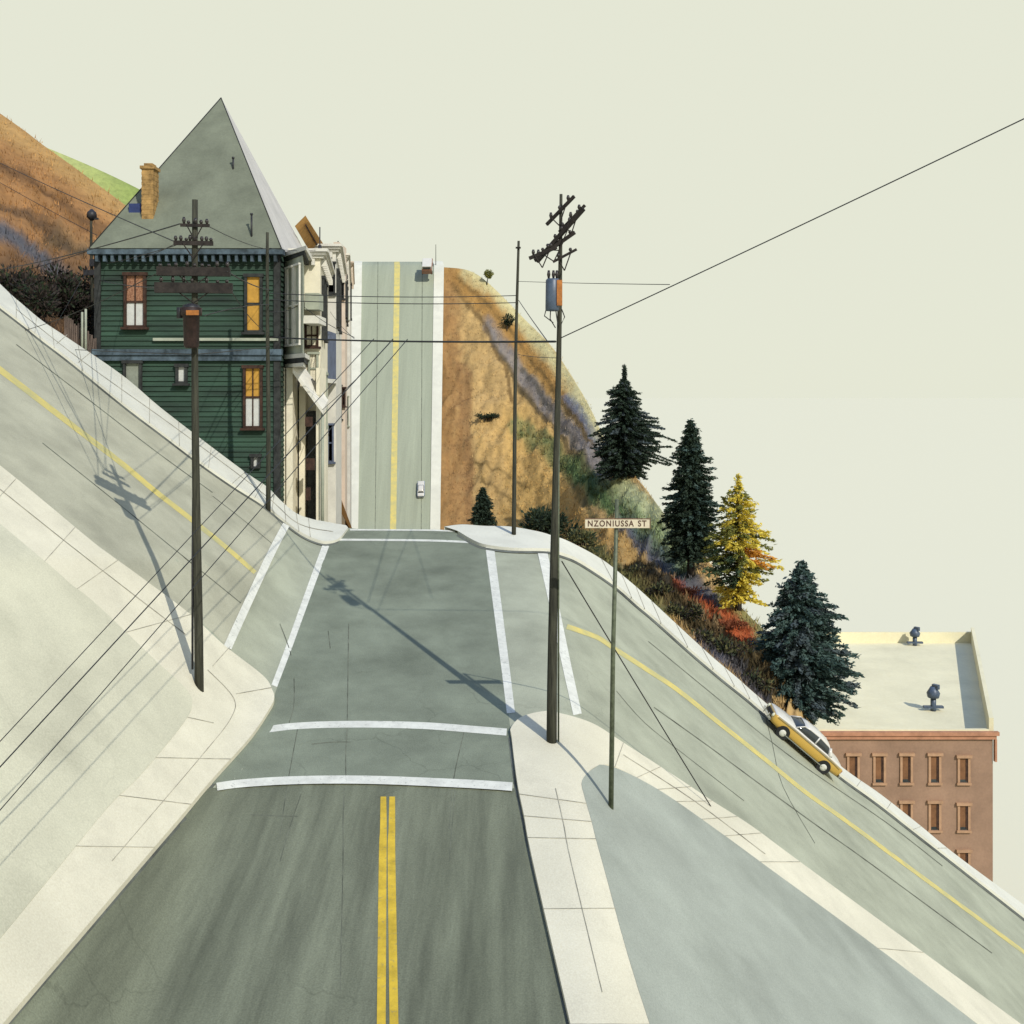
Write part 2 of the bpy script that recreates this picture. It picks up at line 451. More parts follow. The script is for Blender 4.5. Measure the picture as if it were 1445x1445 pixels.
RI = [(976, 1625), (917, 1445), (850, 1216), (835, 1159), (825, 1124), (821, 1110), (821, 1104), (825, 1096), (830, 1090), (838, 1083), (851, 1079),
      (868, 1082), (915, 1106), (955, 1131), (1010, 1170), (1073, 1216), (1330, 1407), (1580, 1600), (1870, 1825)]
slab('pavement', RO, RI, 0.14, M['walk'], m=8)
RA = [(1060, 1830), (917, 1445), (850, 1216), (835, 1159), (825, 1124), (821, 1104), (830, 1090), (846, 1079)]
RB = [(1870, 1830), (1330, 1407), (1073, 1216), (1010, 1170), (955, 1131), (915, 1106), (875, 1086), (852, 1079.3)]
slab('paved_lot', RA, RB, 0.15, M['lot_grey'], m=10, skirt_a=0.01, skirt_b=0.01)

a_, b_ = cr([(-560, 7), (-80, 370), (23, 448), (101, 508.6), (172, 566.6), (224, 606), (282, 650), (328, 682), (369, 708), (403, 735)], 8), cr([(-560, 205), (-80, 592), (23, 675), (56, 702), (128, 762), (153, 781), (200, 815), (269, 867), (300, 892), (320, 914)], 8)
rows = [[G(x[0] + (y[0] - x[0]) * j / 24, x[1] + (y[1] - x[1]) * j / 24, .005) for x, y in zip(a_, b_)] for j in range(25)]
bm, _ = sheet(rows)
tag(obj('climbing_street', bm, M['left'], normals=False), kind='structure')
# painted markings: children of the street they lie on
def ribbon(name, pts, w0, w1, mat, parent, h, n=6, horiz=False):
    """ribbon along (u, v) points, width in pixels across"""
    c = cr(pts, n)
    la, lb = [], []
    for i, (u, v) in enumerate(c):
        a, b = c[max(i - 1, 0)], c[min(i + 1, len(c) - 1)]
        du, dv = b[0] - a[0], b[1] - a[1]
        l = math.hypot(du, dv) or 1
        w = (w0 + (w1 - w0) * i / (len(c) - 1)) / 2
        nu, nv = -dv / l * w, du / l * w
        la.append((u + nu, v + nv)); lb.append((u - nu, v - nv))
    rows = [[G(u, v, h) for u, v in la], [G((a[0] + b[0]) / 2, (a[1] + b[1]) / 2, h) for a, b in zip(la, lb)], [G(u, v, h) for u, v in lb]]
    bm, _ = sheet(rows)
    return obj(name, bm, mat, parent, normals=False)

ribbon('crosswalk_line', [(404, 740), (383, 780), (352, 846), (321, 914)], 10, 12, M['line'], cross, 0.04)
ribbon('crosswalk_line', [(460, 769), (434, 840), (407, 915), (387, 968)], 9.5, 8.5, M['line'], cross_main, 0.014)
ribbon('crosswalk_line', [(691, 771), (700, 840), (713, 940), (721, 1006)], 12, 11.5, M['line'], cross_main, 0.014)
ribbon('crosswalk_line', [(765, 777), (781, 850), (800, 940), (815, 1008)], 13.5, 12, M['line'], cross, 0.012)
ribbon('crosswalk_line', [(479, 761.5), (560, 762), (620, 763), (662, 765)], 2.8, 2.8, M['line'], cross_main, 0.014)
ribbon('crosswalk_line', [(494, 747.5), (560, 747.8), (610, 748.2), (642, 749.5)], 2.0, 2.0, M['line'], cross_main, 0.014)
ribbon('crosswalk_line', [(372, 1030), (410, 1025), (460, 1022.5), (525, 1022), (600, 1024), (660, 1028.5), (715, 1033)], 9, 10, M['line'], cross_main, 0.014)
ribbon('crosswalk_line', [(306, 1110), (340, 1105.5), (400, 1101.5), (470, 1100), (540, 1100.8), (620, 1104), (680, 1107), (723, 1110)], 11, 12, M['line'], cross_main, 0.06)
ribbon('centre_line', [(541, 1124), (541, 1170), (540, 1216), (538, 1445), (537, 1600)], 8, 14, M['yellow'], near, 0.02)
ribbon('centre_line', [(553.5, 1124), (553, 1170), (552.5, 1216), (556, 1445), (558, 1600)], 8, 14, M['yellow'], near, 0.02)
ribbon('centre_line', [(-520, 118), (-60, 475), (24, 540), (103, 601), (172, 654), (219, 693), (269, 732), (320, 773), (360, 808)], 9, 6, M['yellow_worn'], cross, 0.012)
ribbon('centre_line', [(800, 884), (818, 890), (846, 901), (870, 917), (915, 946), (957, 974), (1012, 1018), (1079, 1071), (1137, 1118), (1188, 1154), (1272, 1216), (1420, 1325), (1560, 1430)],
       7, 5, M['yellow_worn'], cross, 0.012)

# tar seams and cracks
def seam(pts, w=1.5, parent=None, h=0.01, n=4):
    w *= .75
    ribbon('tar_seam', pts, w, w, M['tar'], parent or cross, h, n)
seam([(23, 486), (120, 560), (220, 637), (300, 695)], 1.6)
seam([(60, 625), (160, 705), (240, 770), (340, 851)], 1.6)
seam([(300, 700), (345, 735), (385, 768)], 1.0)
seam([(915, 905), (1000, 975), (1080, 1040), (1140, 1085), (1250, 1160), (1330, 1222)], 1.5)
seam([(923, 998), (1000, 1053), (1080, 1112), (1160, 1170), (1225, 1216), (1400, 1345)], 1.8)
seam([(870, 975), (910, 1020), (970, 1068), (1050, 1130)], 1.0)
seam([(1075, 990), (1090, 1050), (1105, 1110), (1150, 1190)], 1.0)
for pts in ([(490, 1026), (488, 1060), (488, 1100)], [(420, 1028), (405, 1110), (395, 1180)], [(655, 1032), (640, 1100), (634, 1170)], [(440, 1050), (470, 1047), (495, 1047)],
            [(492, 880), (491, 950), (490, 1018)], [(395, 880), (412, 930), (415, 990), (408, 1020)], [(463, 890), (466, 915)]):
    seam(pts, 1.6, cross_main, 0.013)
for pts in ([(486, 1112), (484, 1160), (484, 1216), (480, 1400)], [(425, 1120), (408, 1170), (395, 1216)], [(642, 1115), (634, 1216)], [(318, 1146), (360, 1150), (420, 1152)]):
    seam(pts, 1.5, near, 0.016)
def gutter(pts, w, n=5): ribbon('gutter', pts, w, w, M['gutter'], cross, 0.018, n)
gutter([(u - .5, v + 5.4) for u, v in UPL_ROAD[1:-1]], 2.4)
gutter([(u - 1, v + 5.6) for u, v in UPR_ROAD[:-1]], 3.0)
gutter([(749, 1400 - 190), (737, 1151), (727.5, 1104), (719.5, 1040)], 5)
gutter([(802, 1445), (775, 1315), (749, 1210)], 5)
gutter([(9, 1449), (208, 1217), (263, 1153), (305, 1103), (359, 1043), (386, 1005)], 4)
def joint(pts, w=1.2, parent=None): ribbon('joint', pts, w * .75, w * .75, M['joint'], parent, 0.156, 5)
jp = [o for o in COL.objects if o.name.startswith('pavement')]
for pts in ([(158, 1215), (235, 1125), (290, 1060), (325, 1015), (330, 985), (293, 945)], [(265, 1012), (302, 1020)], [(333, 979), (384, 970)], [(300, 940), (325, 912)],
            [(190, 840), (262, 895)], [(0, 690), (100, 770), (190, 840)]):
    joint(pts, 1.2, jp[2])
for pts in ([(784, 1112), (795, 1160), (806, 1216), (850, 1400)],
            [(880, 1065), (980, 1130), (1080, 1205)]):
    joint(pts, 1.2, jp[3])
def cross_joints(la, lb, i0, i1, step, parent, w=1.0):
    a_, b_ = cr(la, 12), cr(lb, 12)
    for k in range(i0 * 12, i1 * 12, step):
        joint([a_[k], ((a_[k][0] + b_[k][0]) / 2, (a_[k][1] + b_[k][1]) / 2), b_[k]], w, parent)
cross_joints(LO, LI, 1, 5, 14, jp[2]); cross_joints(LO, LI, 11, 17, 20, jp[2])
cross_joints(RO, RI, 1, 4, 8, jp[3]); cross_joints(RO, RI, 11, 16, 8, jp[3])
cross_joints(UPL_ROAD, UPL_BACK, 2, 12, 9, jp[0], .8); cross_joints(UPR_ROAD, UPR_BACK, 7, 17, 9, jp[1], .8)
for pts in ([(23, 436), (120, 512), (250, 605), (370, 695), (420, 738), (470, 750)], [(80, 485), (95, 472)], [(110, 512), (128, 497)]):
    joint(pts, 0.9, jp[0])

# ------------------------------------------------------------------ hills
BANDS = [  # plant and soil colours with some painted shade, by strip: (points, half width, colour, weight)
    ([(626, 400), (632, 560), (640, 740)], 20, (142, 106, 68), 0.9),
    ([(655, 520), (660, 640), (664, 735)], 7, (126, 92, 62), 0.6),
    ([(735, 620), (750, 680), (760, 720)], 45, (192, 158, 96), 0.9),
    ([(690, 560), (700, 640), (705, 700)], 12, (188, 158, 108), 0.7),
    ([(640, 385), (690, 430), (740, 490), (790, 545)], 13, (156, 118, 64), 1.2),
    ([(690, 455), (735, 525), (772, 570), (805, 605), (850, 660)], 9, (112, 114, 122), 1.3),
    ([(800, 560), (830, 600), (852, 640)], 6, (92, 106, 134), 1.8),
    ([(660, 388), (700, 412), (770, 495), (830, 585), (865, 650)], 9, (198, 194, 150), 1.4),
    ([(648, 392), (700, 440), (750, 505), (800, 575), (846, 640)], 2.5, (84, 70, 44), 1.6),
    ([(690, 470), (730, 540), (775, 590), (830, 665)], 3, (78, 70, 52), 2.2),
    ([(640, 400), (680, 450), (712, 520), (722, 560)], 2.5, (104, 84, 54), 1.6),
    ([(670, 650), (715, 672), (745, 690)], 2.2, (100, 84, 52), 1.8),
    ([(680, 675), (720, 705), (738, 725)], 2.2, (100, 84, 52), 1.8),
    ([(765, 610), (815, 690), (850, 745)], 4, (96, 92, 62), 1.5),
    ([(740, 520), (790, 590), (840, 670), (890, 720)], 3, (60, 62, 56), 1.8),
    ([(735, 600), (790, 645), (850, 690), (920, 745), (965, 790)], 14, (84, 114, 76), 2.0),
    ([(790, 650), (840, 690), (880, 720)], 5, (44, 84, 52), 1.8),
    ([(880, 690), (930, 735), (960, 775)], 13, (166, 176, 136), 2.0),
    ([(885, 735), (940, 785), (995, 835)], 11, (66, 78, 96), 2.4),
    ([(800, 720), (850, 750), (900, 785)], 12, (170, 138, 84), 1.0),
    ([(955, 822), (1000, 850), (1048, 888)], 10, (156, 70, 40), 2.8),
    ([(905, 800), (960, 850), (1020, 905), (1075, 965)], 15, (44, 44, 34), 3.2),  # dark scrub, with the shade under the trees painted in
    ([(930, 815), (985, 862), (1050, 915)], 4, (176, 146, 106), 1.6),
    ([(840, 775), (880, 815), (930, 865)], 12, (84, 98, 62), 1.2),
    ([(985, 895), (1035, 940), (1078, 985)], 9, (66, 78, 102), 1.8),
    ([(1020, 830), (1060, 870), (1090, 905)], 9, (134, 136, 88), 1.2),
]
def seg_d(u, v, pts):
    best = 1e9
    for (a, b), (c, d) in zip(pts, pts[1:]):
        du, dv = c - a, d - b
        t = max(0, min(1, ((u - a) * du + (v - b) * dv) / (du * du + dv * dv)))
        best = min(best, math.hypot(u - a - du * t, v - b - dv * t))
    return best
def hillcol(u, v):
    j = noise.noise(Vector((u * 0.03, v * 0.012, 3.1))) * 7 + noise.noise(Vector((u * 0.16, v * 0.06, 1.1))) * 4 + noise.noise(Vector((u * .5, v * .25, 4.4))) * 2.5
    base = Vector(A(178, 150, 102)) * (1 + .28 * noise.noise(Vector((u * 0.11, v * 0.016, 7.7))))
    tot = 0.35; c = base * 0.35
    for pts, w, col, k in BANDS:
        d = seg_d(u + j, v + j * 0.7, pts)
        x = k * math.exp(-(d / (w * 1.1)) ** 4) * (0.55 + 0.9 * (0.5 + noise.noise(Vector((u * .21, v * .09, w)))))
        c += Vector(A(*col)) * x; tot += x
    return c / tot

def paint(bm, cols):
    lay = bm.loops.layers.float_color.new("Col")
    for f in bm.faces:
        for l in f.loops:
            l[lay] = (*cols[l.vert], 1)

def hill(name, low, ridge, n, m, colf, rough=0.5, back=True, pw=1.0):
    """hillside lofted from a foot line to a ridge line (u, v, s) and down behind"""
    a, b = cr(low, n), cr(ridge, n)
    rows, uv = [], []
    for j in range(m + 1):
        t = (j / m) ** pw
        r, q = [], []
        for x, y in zip(a, b):
            u, v = x[0] * (1 - t) + y[0] * t, x[1] * (1 - t) + y[1] * t
            s = 1 / ((1 - t) / x[2] + t / y[2])
            p = P(u, v, s)
            k = rough * math.sin(math.pi * t)
            dz = (noise.fractal(p * 0.18, 0.8, 2.0, 4) - 1.3 * abs(noise.noise(Vector((u * .045 + v * .02, v * .006, 5))))) * k
            p = p + Vector((0, 0, dz))
            r.append(p); q.append((u, v, s))
        rows.append(r); uv.append(q)
    grid = (list(rows), list(uv))
    if back:
        e = rows[-1]
        rows = rows + [[p + Vector((1, 6, -1.5)) for p in e], [p + Vector((3, 20, -14)) for p in e], [Vector((p.x + 5, p.y + 45, 1)) for p in e]]
        uv = uv + [uv[-1]] * 3
    bm, vs = sheet(rows)
    cols = {}
    for r, q in zip(vs, uv):
        for x, (u, v, s) in zip(r, q): cols[x] = colf(u, v)
    paint(bm, cols)
    return tag(obj(name, bm, M['cover'], normals=False), kind='structure'), grid

def hs(u, v, k=0.985): return S(u, v) * k
HB = [(621, 765, 10.05), (652, 768, 10.1), (690, 774, 10.25), (725, 776, 10.5), (760, 776, 10.9), (790, 776, 11.5), (812, 786, 12.6), (852, 808, 15.4), (890, 838, 19),
      (914, 858, 21.4), (958, 898, 24), (1006, 940, hs(1006, 928, .96)), (1045, 972, hs(1045, 961, .97)), (1085, 1010, hs(1085, 997)), (1130, 1055, hs(1130, 1040))]
HR = [(626, 377, 8.0), (662, 382, 8.05), (692, 402, 8.15), (742, 452, 8.4), (776, 486, 8.7), (800, 520, 9.0), (830, 570, 9.6), (862, 634, 10.6), (905, 682, 12.2),
      (948, 738, 14.4), (1000, 792, 17.2), (1040, 850, 19.6), (1088, 902, 22), (1110, 950, 23), (1150, 1020, 24)]
hill_right, HG = hill('hillside', HB, HR, 20, 92, hillcol, 1.3)

rows = []                                            # ground falling from the pavement's back edge to the foot of the hill
ce = cr(UPR_BACK[:16], 6)
ca = [G(u, v, -.4) for u, v in ce]
hb = cr(HB, 14)
for t in (0, .12, .4, .8, 1.05):
    r = []
    for (u, v), p in zip(ce, ca):
        h = min(hb, key=lambda q: abs(q[0] - u)); q = P(h[0], h[1] + 4, h[2])
        r.append(p.lerp(q, t) - Vector((0, 0, 1.2 * math.sin(math.pi * min(t, 1)))))
    rows.append(r)
bm, vs = sheet(rows)
paint(bm, {x: Vector(A(150, 132, 92)) for r in vs for x in r})
tag(obj('gully', bm, M['cover'], normals=False), kind='structure')

def on_hill(u, v, g):
    """the point of a hill seen at photo position (u, v)"""
    best = None
    for r, q in zip(*g):
        for p, (a, b, s) in zip(r, q):
            d = (a - u) ** 2 + (b - v) ** 2
            if best is None or d < best[0]: best = (d, p, s)
    return best[1].copy(), best[2]

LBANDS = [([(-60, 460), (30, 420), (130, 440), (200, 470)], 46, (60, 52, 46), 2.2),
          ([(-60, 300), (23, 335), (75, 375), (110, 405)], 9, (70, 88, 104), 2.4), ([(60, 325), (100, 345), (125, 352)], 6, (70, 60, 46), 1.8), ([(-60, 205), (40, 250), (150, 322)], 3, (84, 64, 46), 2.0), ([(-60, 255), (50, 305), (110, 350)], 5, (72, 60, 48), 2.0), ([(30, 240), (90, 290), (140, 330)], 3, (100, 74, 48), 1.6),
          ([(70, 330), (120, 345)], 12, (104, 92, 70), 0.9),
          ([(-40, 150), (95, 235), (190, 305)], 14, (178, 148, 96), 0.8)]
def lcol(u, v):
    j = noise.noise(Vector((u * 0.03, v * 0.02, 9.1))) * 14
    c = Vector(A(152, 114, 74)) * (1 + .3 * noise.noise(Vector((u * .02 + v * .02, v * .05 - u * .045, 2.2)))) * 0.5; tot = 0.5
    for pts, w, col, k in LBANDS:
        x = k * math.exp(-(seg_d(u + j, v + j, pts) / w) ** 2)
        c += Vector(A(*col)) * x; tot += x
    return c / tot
low = [(u, v + 9, S(u, v) * 0.955) for u, v in UPL_BACK[:11]]
rid = [(-560, -225, 13), (-80, 105, 15), (23, 176, 15.5), (60, 204, 15.8), (95, 229, 16), (140, 262, 16.2), (190, 300, 16.5), (240, 345, 17), (300, 420, 18), (350, 500, 19), (396, 560, 20)]
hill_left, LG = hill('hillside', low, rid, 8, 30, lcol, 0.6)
def gcol(u, v):
    return Vector(A(176, 182, 122)).lerp(Vector(A(132, 150, 84)), max(0, min(1, (u - 60) / 140)))
hill('hillside', [(-700, 60, 9.5), (-80, 300, 9.5), (60, 340, 9.5), (160, 380, 9.5), (260, 420, 9.5)], [(-700, -100, 8.5), (-80, 152, 8.5), (60, 206, 8.5), (160, 249, 8.5), (260, 300, 8.5)], 8, 10, gcol, 0.5)

# grass, scrub and ground cover on the slopes: past counting, one object each
def cover(name, g, count, colf, seed, umin, umax, hmin, hmax, wid, test=None):
    rnd = random.Random(seed)
    bm = bmesh.new(); cols = {}
    rows, uv = g
    for _ in range(count):
        i = rnd.randrange(len(rows) - 1); j = rnd.randrange(len(rows[0]) - 1)
        a, b = rnd.random(), rnd.random()
        p = rows[i][j].lerp(rows[i][j + 1], a).lerp(rows[i + 1][j].lerp(rows[i + 1][j + 1], a), b)
        u = uv[i][j][0] + a * (uv[i][j + 1][0] - uv[i][j][0]); v = uv[i][j][1] + b * (uv[i + 1][j][1] - uv[i][j][1])
        if not umin < u < umax: continue
        if test and not test(u, v, rnd): continue
        c = colf(u, v) * rnd.uniform(0.7, 1.3)
        for _k in range(3):
            h = rnd.uniform(hmin, hmax); th = rnd.uniform(0, 6.28)
            d = Vector((math.cos(th), math.sin(th), 0)) * wid * rnd.uniform(0.5, 1)
            o = p + Vector((rnd.uniform(-.4, .4), rnd.uniform(-.4, .4), -0.08))
            tip = o + Vector((rnd.uniform(-.5, .5), rnd.uniform(-.5, .5), 1)) * h
            vs = [bm.verts.new(o - d), bm.verts.new(o + d), bm.verts.new(tip)]
            bm.faces.new(vs)
            for x in vs: cols[x] = c
    paint(bm, cols)
    return tag(obj(name, bm, M['blades'], normals=False), kind='stuff')
o = cover('dry_grass', HG, 13000, hillcol, 5, 632, 1100, 0.12, 0.5, 0.05)
tag(o, 'dry grass and low scrub covering the ochre hillside right of the steep street', 'grass')
def in_green(u, v, rnd):
    return seg_d(u, v, [(735, 600), (790, 645), (850, 690), (920, 745), (965, 790)]) < 15 * rnd.random() + 3 or seg_d(u, v, [(840, 775), (880, 815), (960, 850), (1020, 905), (1075, 965)]) < 16 * rnd.random() + 3
o = cover('green_scrub', HG, 9000, lambda u, v: hillcol(u, v) * .75, 8, 700, 1100, 0.2, 0.75, 0.13, in_green)
tag(o, 'green and dark scrub growing in streaks down the right hillside', 'scrub')
o = cover('dry_grass', LG, 4000, lcol, 6, -60, 215, 0.15, 0.5, 0.06)
tag(o, 'dry grass on the orange hillside left of the green house', 'grass')

# ------------------------------------------------------------------ trees and shrubs
M['fir'] = leafmat("dark_fir_needles", (0.012, 0.024, 0.016), (0.04, 0.062, 0.038), 0.12)
M['fir_blue'] = leafmat("blue_green_needles", (0.026, 0.056, 0.05), (0.085, 0.13, 0.108), 0.2)
M['fir_haze'] = leafmat("grey_green_needles", (0.05, 0.07, 0.075), (0.09, 0.115, 0.115), 0.2)
M['bush'] = leafmat("dark_shrub_leaves", (0.014, 0.024, 0.014), (0.04, 0.055, 0.026), 0.15)
M['bush_olive'] = leafmat("olive_shrub_leaves", (0.09, 0.09, 0.035), (0.16, 0.15, 0.06), 0.2)
M['scrub'] = leafmat("brown_scrub_twigs", (0.016, 0.012, 0.011), (0.05, 0.038, 0.03), 0.1)
M['leaf_y'] = leafmat("yellow_leaves", (0.62, 0.47, 0.04), (0.84, 0.72, 0.14), 0.4)
M['leaf_g'] = leafmat("olive_green_leaves", (0.11, 0.13, 0.03), (0.24, 0.23, 0.05), 0.3)
M['leaf_o'] = leafmat("orange_leaves", (0.55, 0.22, 0.03), (0.70, 0.36, 0.06), 0.35)
M['leaf_d'] = leafmat("deep_green_leaves", (0.05, 0.09, 0.045), (0.10, 0.14, 0.07), 0.3)
M['bark'] = pm("dark_bark", (0.035, 0.028, 0.022), var=0.3, scale=4, fine=30, stretch=(4, 4, 0.5), bump=0.5)

def leaf(bm, c, d, size, rnd, mi=0):
    """one small spray of foliage: a pointed four-sided blade along d"""
    d = d.normalized()
    sd = d.cross(Vector((rnd.uniform(-1, 1), rnd.uniform(-1, 1), rnd.uniform(-1, 1)))).normalized()
    w = size * rnd.uniform(0.14, 0.30)
    a = bm.verts.new(c - d * size * .5); b = bm.verts.new(c + sd * w); e = bm.verts.new(c + d * size * .6); g = bm.verts.new(c - sd * w)
    f = bm.faces.new([a, b, e, g]); f.material_index = mi

def conifer(name, base, H, prof, label, mats, seed, lean=0.0, dens=1.0, ls=0.34, extra=None, group=None, trunk_from=0.04, cat='tree', pick=None):
    """trunk, drooping limbs and sprays; prof(t) is the crown radius at height t"""
    rnd = random.Random(seed)
    root = empty(name, base, label, cat, group)
    bt = bmesh.new()
    pts = [base + Vector((lean * H * t * t, 0, H * t - (0.5 if t == 0 else 0))) for t in (0, .15, .35, .6, .82, 1.0)]
    r0 = H * 0.022
    tube(bt, pts, [r0 * 1.25, r0, r0 * .8, r0 * .5, r0 * .25, r0 * .07], 8)
    bc = bmesh.new()
    z = trunk_from
    while z < 0.985:
        R = prof(z)
        nb = max(4, int((5 + 5 * R / (H * 0.2)) * dens))
        a0 = rnd.uniform(0, 6.28)
        for k in range(nb):
            a = a0 + 6.283 * k / nb + rnd.uniform(-.35, .35)
            L = R * rnd.choice((rnd.uniform(0.55, 0.95), rnd.uniform(0.75, 1.08), rnd.uniform(0.85, 1.22)))
            L *= 0.42 + 1.2 * (noise.noise(Vector((math.cos(a) * 1.8, math.sin(a) * 1.8, z * 11 + seed * 3.7))) * .5 + .5) + (.12 if rnd.random() < .12 else 0)
            if extra: L *= extra(a, z)
            zz = z + rnd.uniform(-.012, .012)
            o = base + Vector((lean * H * zz * zz, 0, H * zz))
            d = Vector((math.cos(a), math.sin(a), 0))
            tip = o + d * L + Vector((0, 0, rnd.uniform(-.05, .28) * L if z > .7 else rnd.uniform(-.32, .12) * L))
            mid = o.lerp(tip, .5) + Vector((0, 0, .06 * L))
            tube(bt, [o, mid, tip], [r0 * .28 * (1 - z) + .012, r0 * .16 * (1 - z) + .009, .006], 4)
            ns = max(3, int(L / (ls * 0.20) * dens))
            mi = pick(a, z, rnd) if pick else (0 if rnd.random() > .2 else (len(mats) - 1))
            for i in range(ns):
                t = (i + rnd.random()) / ns
                t = t ** .8
                p = (o.lerp(mid, t * 2) if t < .5 else mid.lerp(tip, t * 2 - 1))
                for _ in range(2 if t > .3 else 1):
                    q = p + Vector((rnd.gauss(0, 1), rnd.gauss(0, 1), rnd.gauss(-.3, .8))) * ls * .32
                    leaf(bc, q, d * .8 + Vector((rnd.uniform(-.8, .8), rnd.uniform(-.8, .8), rnd.uniform(-.7, .4))), ls * rnd.uniform(.5, 1.35), rnd, mi)
        z += max(0.012, 0.040 / dens * (0.45 + 0.55 * R / (H * .2)))
    obj('trunk', bt, M['bark'], root)
    obj('crown', bc, mats, root, normals=False)
    return root

def shrub(name, base, w, h, label, mats, seed, n=900, ls=.28, cat='shrub', group=None, spiky=0.3, flat=1.0):
    rnd = random.Random(seed)
    root = empty(name, base, label, cat, group)
    bt, bc = bmesh.new(), bmesh.new()
    lumps = [(Vector((rnd.uniform(-.55, .55) * w, rnd.uniform(-.4, .4) * w * flat, rnd.uniform(.25, .75) * h)), rnd.uniform(.22, .4)) for _ in range(9)]
    for c, k in lumps:
        tube(bt, [base + Vector((c.x * .25, c.y * .25, -.3)), base + c * .55, base + c], [.05, .035, .012], 5)
    for _ in range(n):
        c, k = rnd.choice(lumps)
        d = Vector((rnd.gauss(0, 1), rnd.gauss(0, 1), rnd.gauss(0, 1))).normalized()
        r = rnd.random() ** .45
        q = c + Vector((d.x * k * w * r, d.y * k * w * r * flat, d.z * k * h * r * 1.1))
        if rnd.random() < spiky * .2: q = q + d * ls * 1.5
        if q.z < -.2: continue
        leaf(bc, base + q, d + Vector((0, 0, .5)), ls * rnd.uniform(.6, 1.3), rnd, rnd.randrange(len(mats)))
    obj('stems', bt, M['bark'], root)
    obj('foliage', bc, mats, root, normals=False)
    return root

def tri(pts):
    def f(t):
        for (a, x), (b, y) in zip(pts, pts[1:]):
            if a <= t <= b: return x + (y - x) * (t - a) / (b - a)
        return pts[-1][1]
    return f
def tree_at(u, v, k=1.0):
    p, s = on_hill(u, v, HG)
    s = F / p.y
    return P(u, v, s), s
b, s = tree_at(881, 676)
conifer('conifer_tree', b, 163 / s, tri([(0, 16 / s), (.06, 30 / s), (.2, 38 / s), (.42, 38 / s), (.55, 33 / s), (.68, 24 / s), (.76, 13 / s), (.83, 7 / s), (.88, 2.5 / s), (1, 1 / s)]),
        'dark conifer with a bare forked tip, highest of the trees on the ridge', [M['fir'], M['fir'], M['fir_haze']], 11, dens=1.9, ls=.25,
        extra=lambda a, z: 1.25 if (math.cos(a) > .5 and .2 < z < .5) else (1.6 if .74 < z < .78 and math.cos(a) < -.6 else .95))
b, s = tree_at(975, 806)
conifer('conifer_tree', b, 216 / s, tri([(0, 8 / s), (.1, 26 / s), (.24, 38 / s), (.42, 35 / s), (.55, 27 / s), (.62, 25 / s), (.72, 22 / s), (.8, 15 / s), (.92, 7 / s), (1, 1 / s)]),
        'tall black-green conifer with a ragged blue tip, just left of the yellow tree', [M['fir'], M['fir'], M['fir_blue']], 12, dens=1.9, ls=.23, trunk_from=.10)
b, s = tree_at(1042, 861)
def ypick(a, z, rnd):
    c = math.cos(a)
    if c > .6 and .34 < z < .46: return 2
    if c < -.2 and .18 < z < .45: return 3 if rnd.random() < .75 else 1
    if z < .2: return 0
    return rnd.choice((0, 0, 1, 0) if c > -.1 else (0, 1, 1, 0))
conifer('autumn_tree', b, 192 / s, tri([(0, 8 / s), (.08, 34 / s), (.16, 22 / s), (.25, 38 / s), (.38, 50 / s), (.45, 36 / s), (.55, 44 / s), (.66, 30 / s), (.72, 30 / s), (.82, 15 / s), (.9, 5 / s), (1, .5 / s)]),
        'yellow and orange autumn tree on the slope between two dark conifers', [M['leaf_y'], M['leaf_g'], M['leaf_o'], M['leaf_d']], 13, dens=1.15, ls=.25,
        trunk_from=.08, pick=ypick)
b = P(1124, 1012, 23.6); s = 23.6
conifer('conifer_tree', b, 222 / s, tri([(0, 44 / s), (.12, 56 / s), (.3, 55 / s), (.45, 48 / s), (.6, 42 / s), (.7, 34 / s), (.8, 22 / s), (.9, 10 / s), (1, 1 / s)]),
        'broad blue-green conifer behind the yellow car', [M['fir_blue'], M['fir'], M['fir_haze']], 14, dens=1.8, ls=.26, lean=.03, trunk_from=.02,
        extra=lambda a, z: 1.25 if (math.cos(a) > .7 and .1 < z < .75) else 1)
b = P(681, 744, 10.85)
conifer('conifer_tree', b, 56 / 10.85, tri([(0, 14 / 10.85), (.2, 17 / 10.85), (.5, 12 / 10.85), (.7, 9 / 10.85), (.9, 3 / 10.85), (1, .5 / 10.85)]),
        'small dark conifer at the foot of the ochre hill beside the plain pole', [M['fir'], M['bush']], 15, dens=1.2, ls=.34)
b = P(780, 762, 25.5)
shrub('shrub', b, 2.4, 1.75, 'wide black-green shrub behind the tall right-hand pole', [M['bush'], M['bush'], M['fir']], 21, 2200, .24)
b = P(818, 775, 26.0)
shrub('shrub', b, 1.2, 1.0, 'olive shrub under the left end of the street sign', [M['bush_olive'], M['bush']], 22, 700, .2)
p, s = on_hill(690, 590, HG); s = F / p.y
shrub('shrub', P(688, 592, s), 2.6, 1.0, 'low dark shrub halfway up the bare ochre slope', [M['bush']], 23, 900, .3)
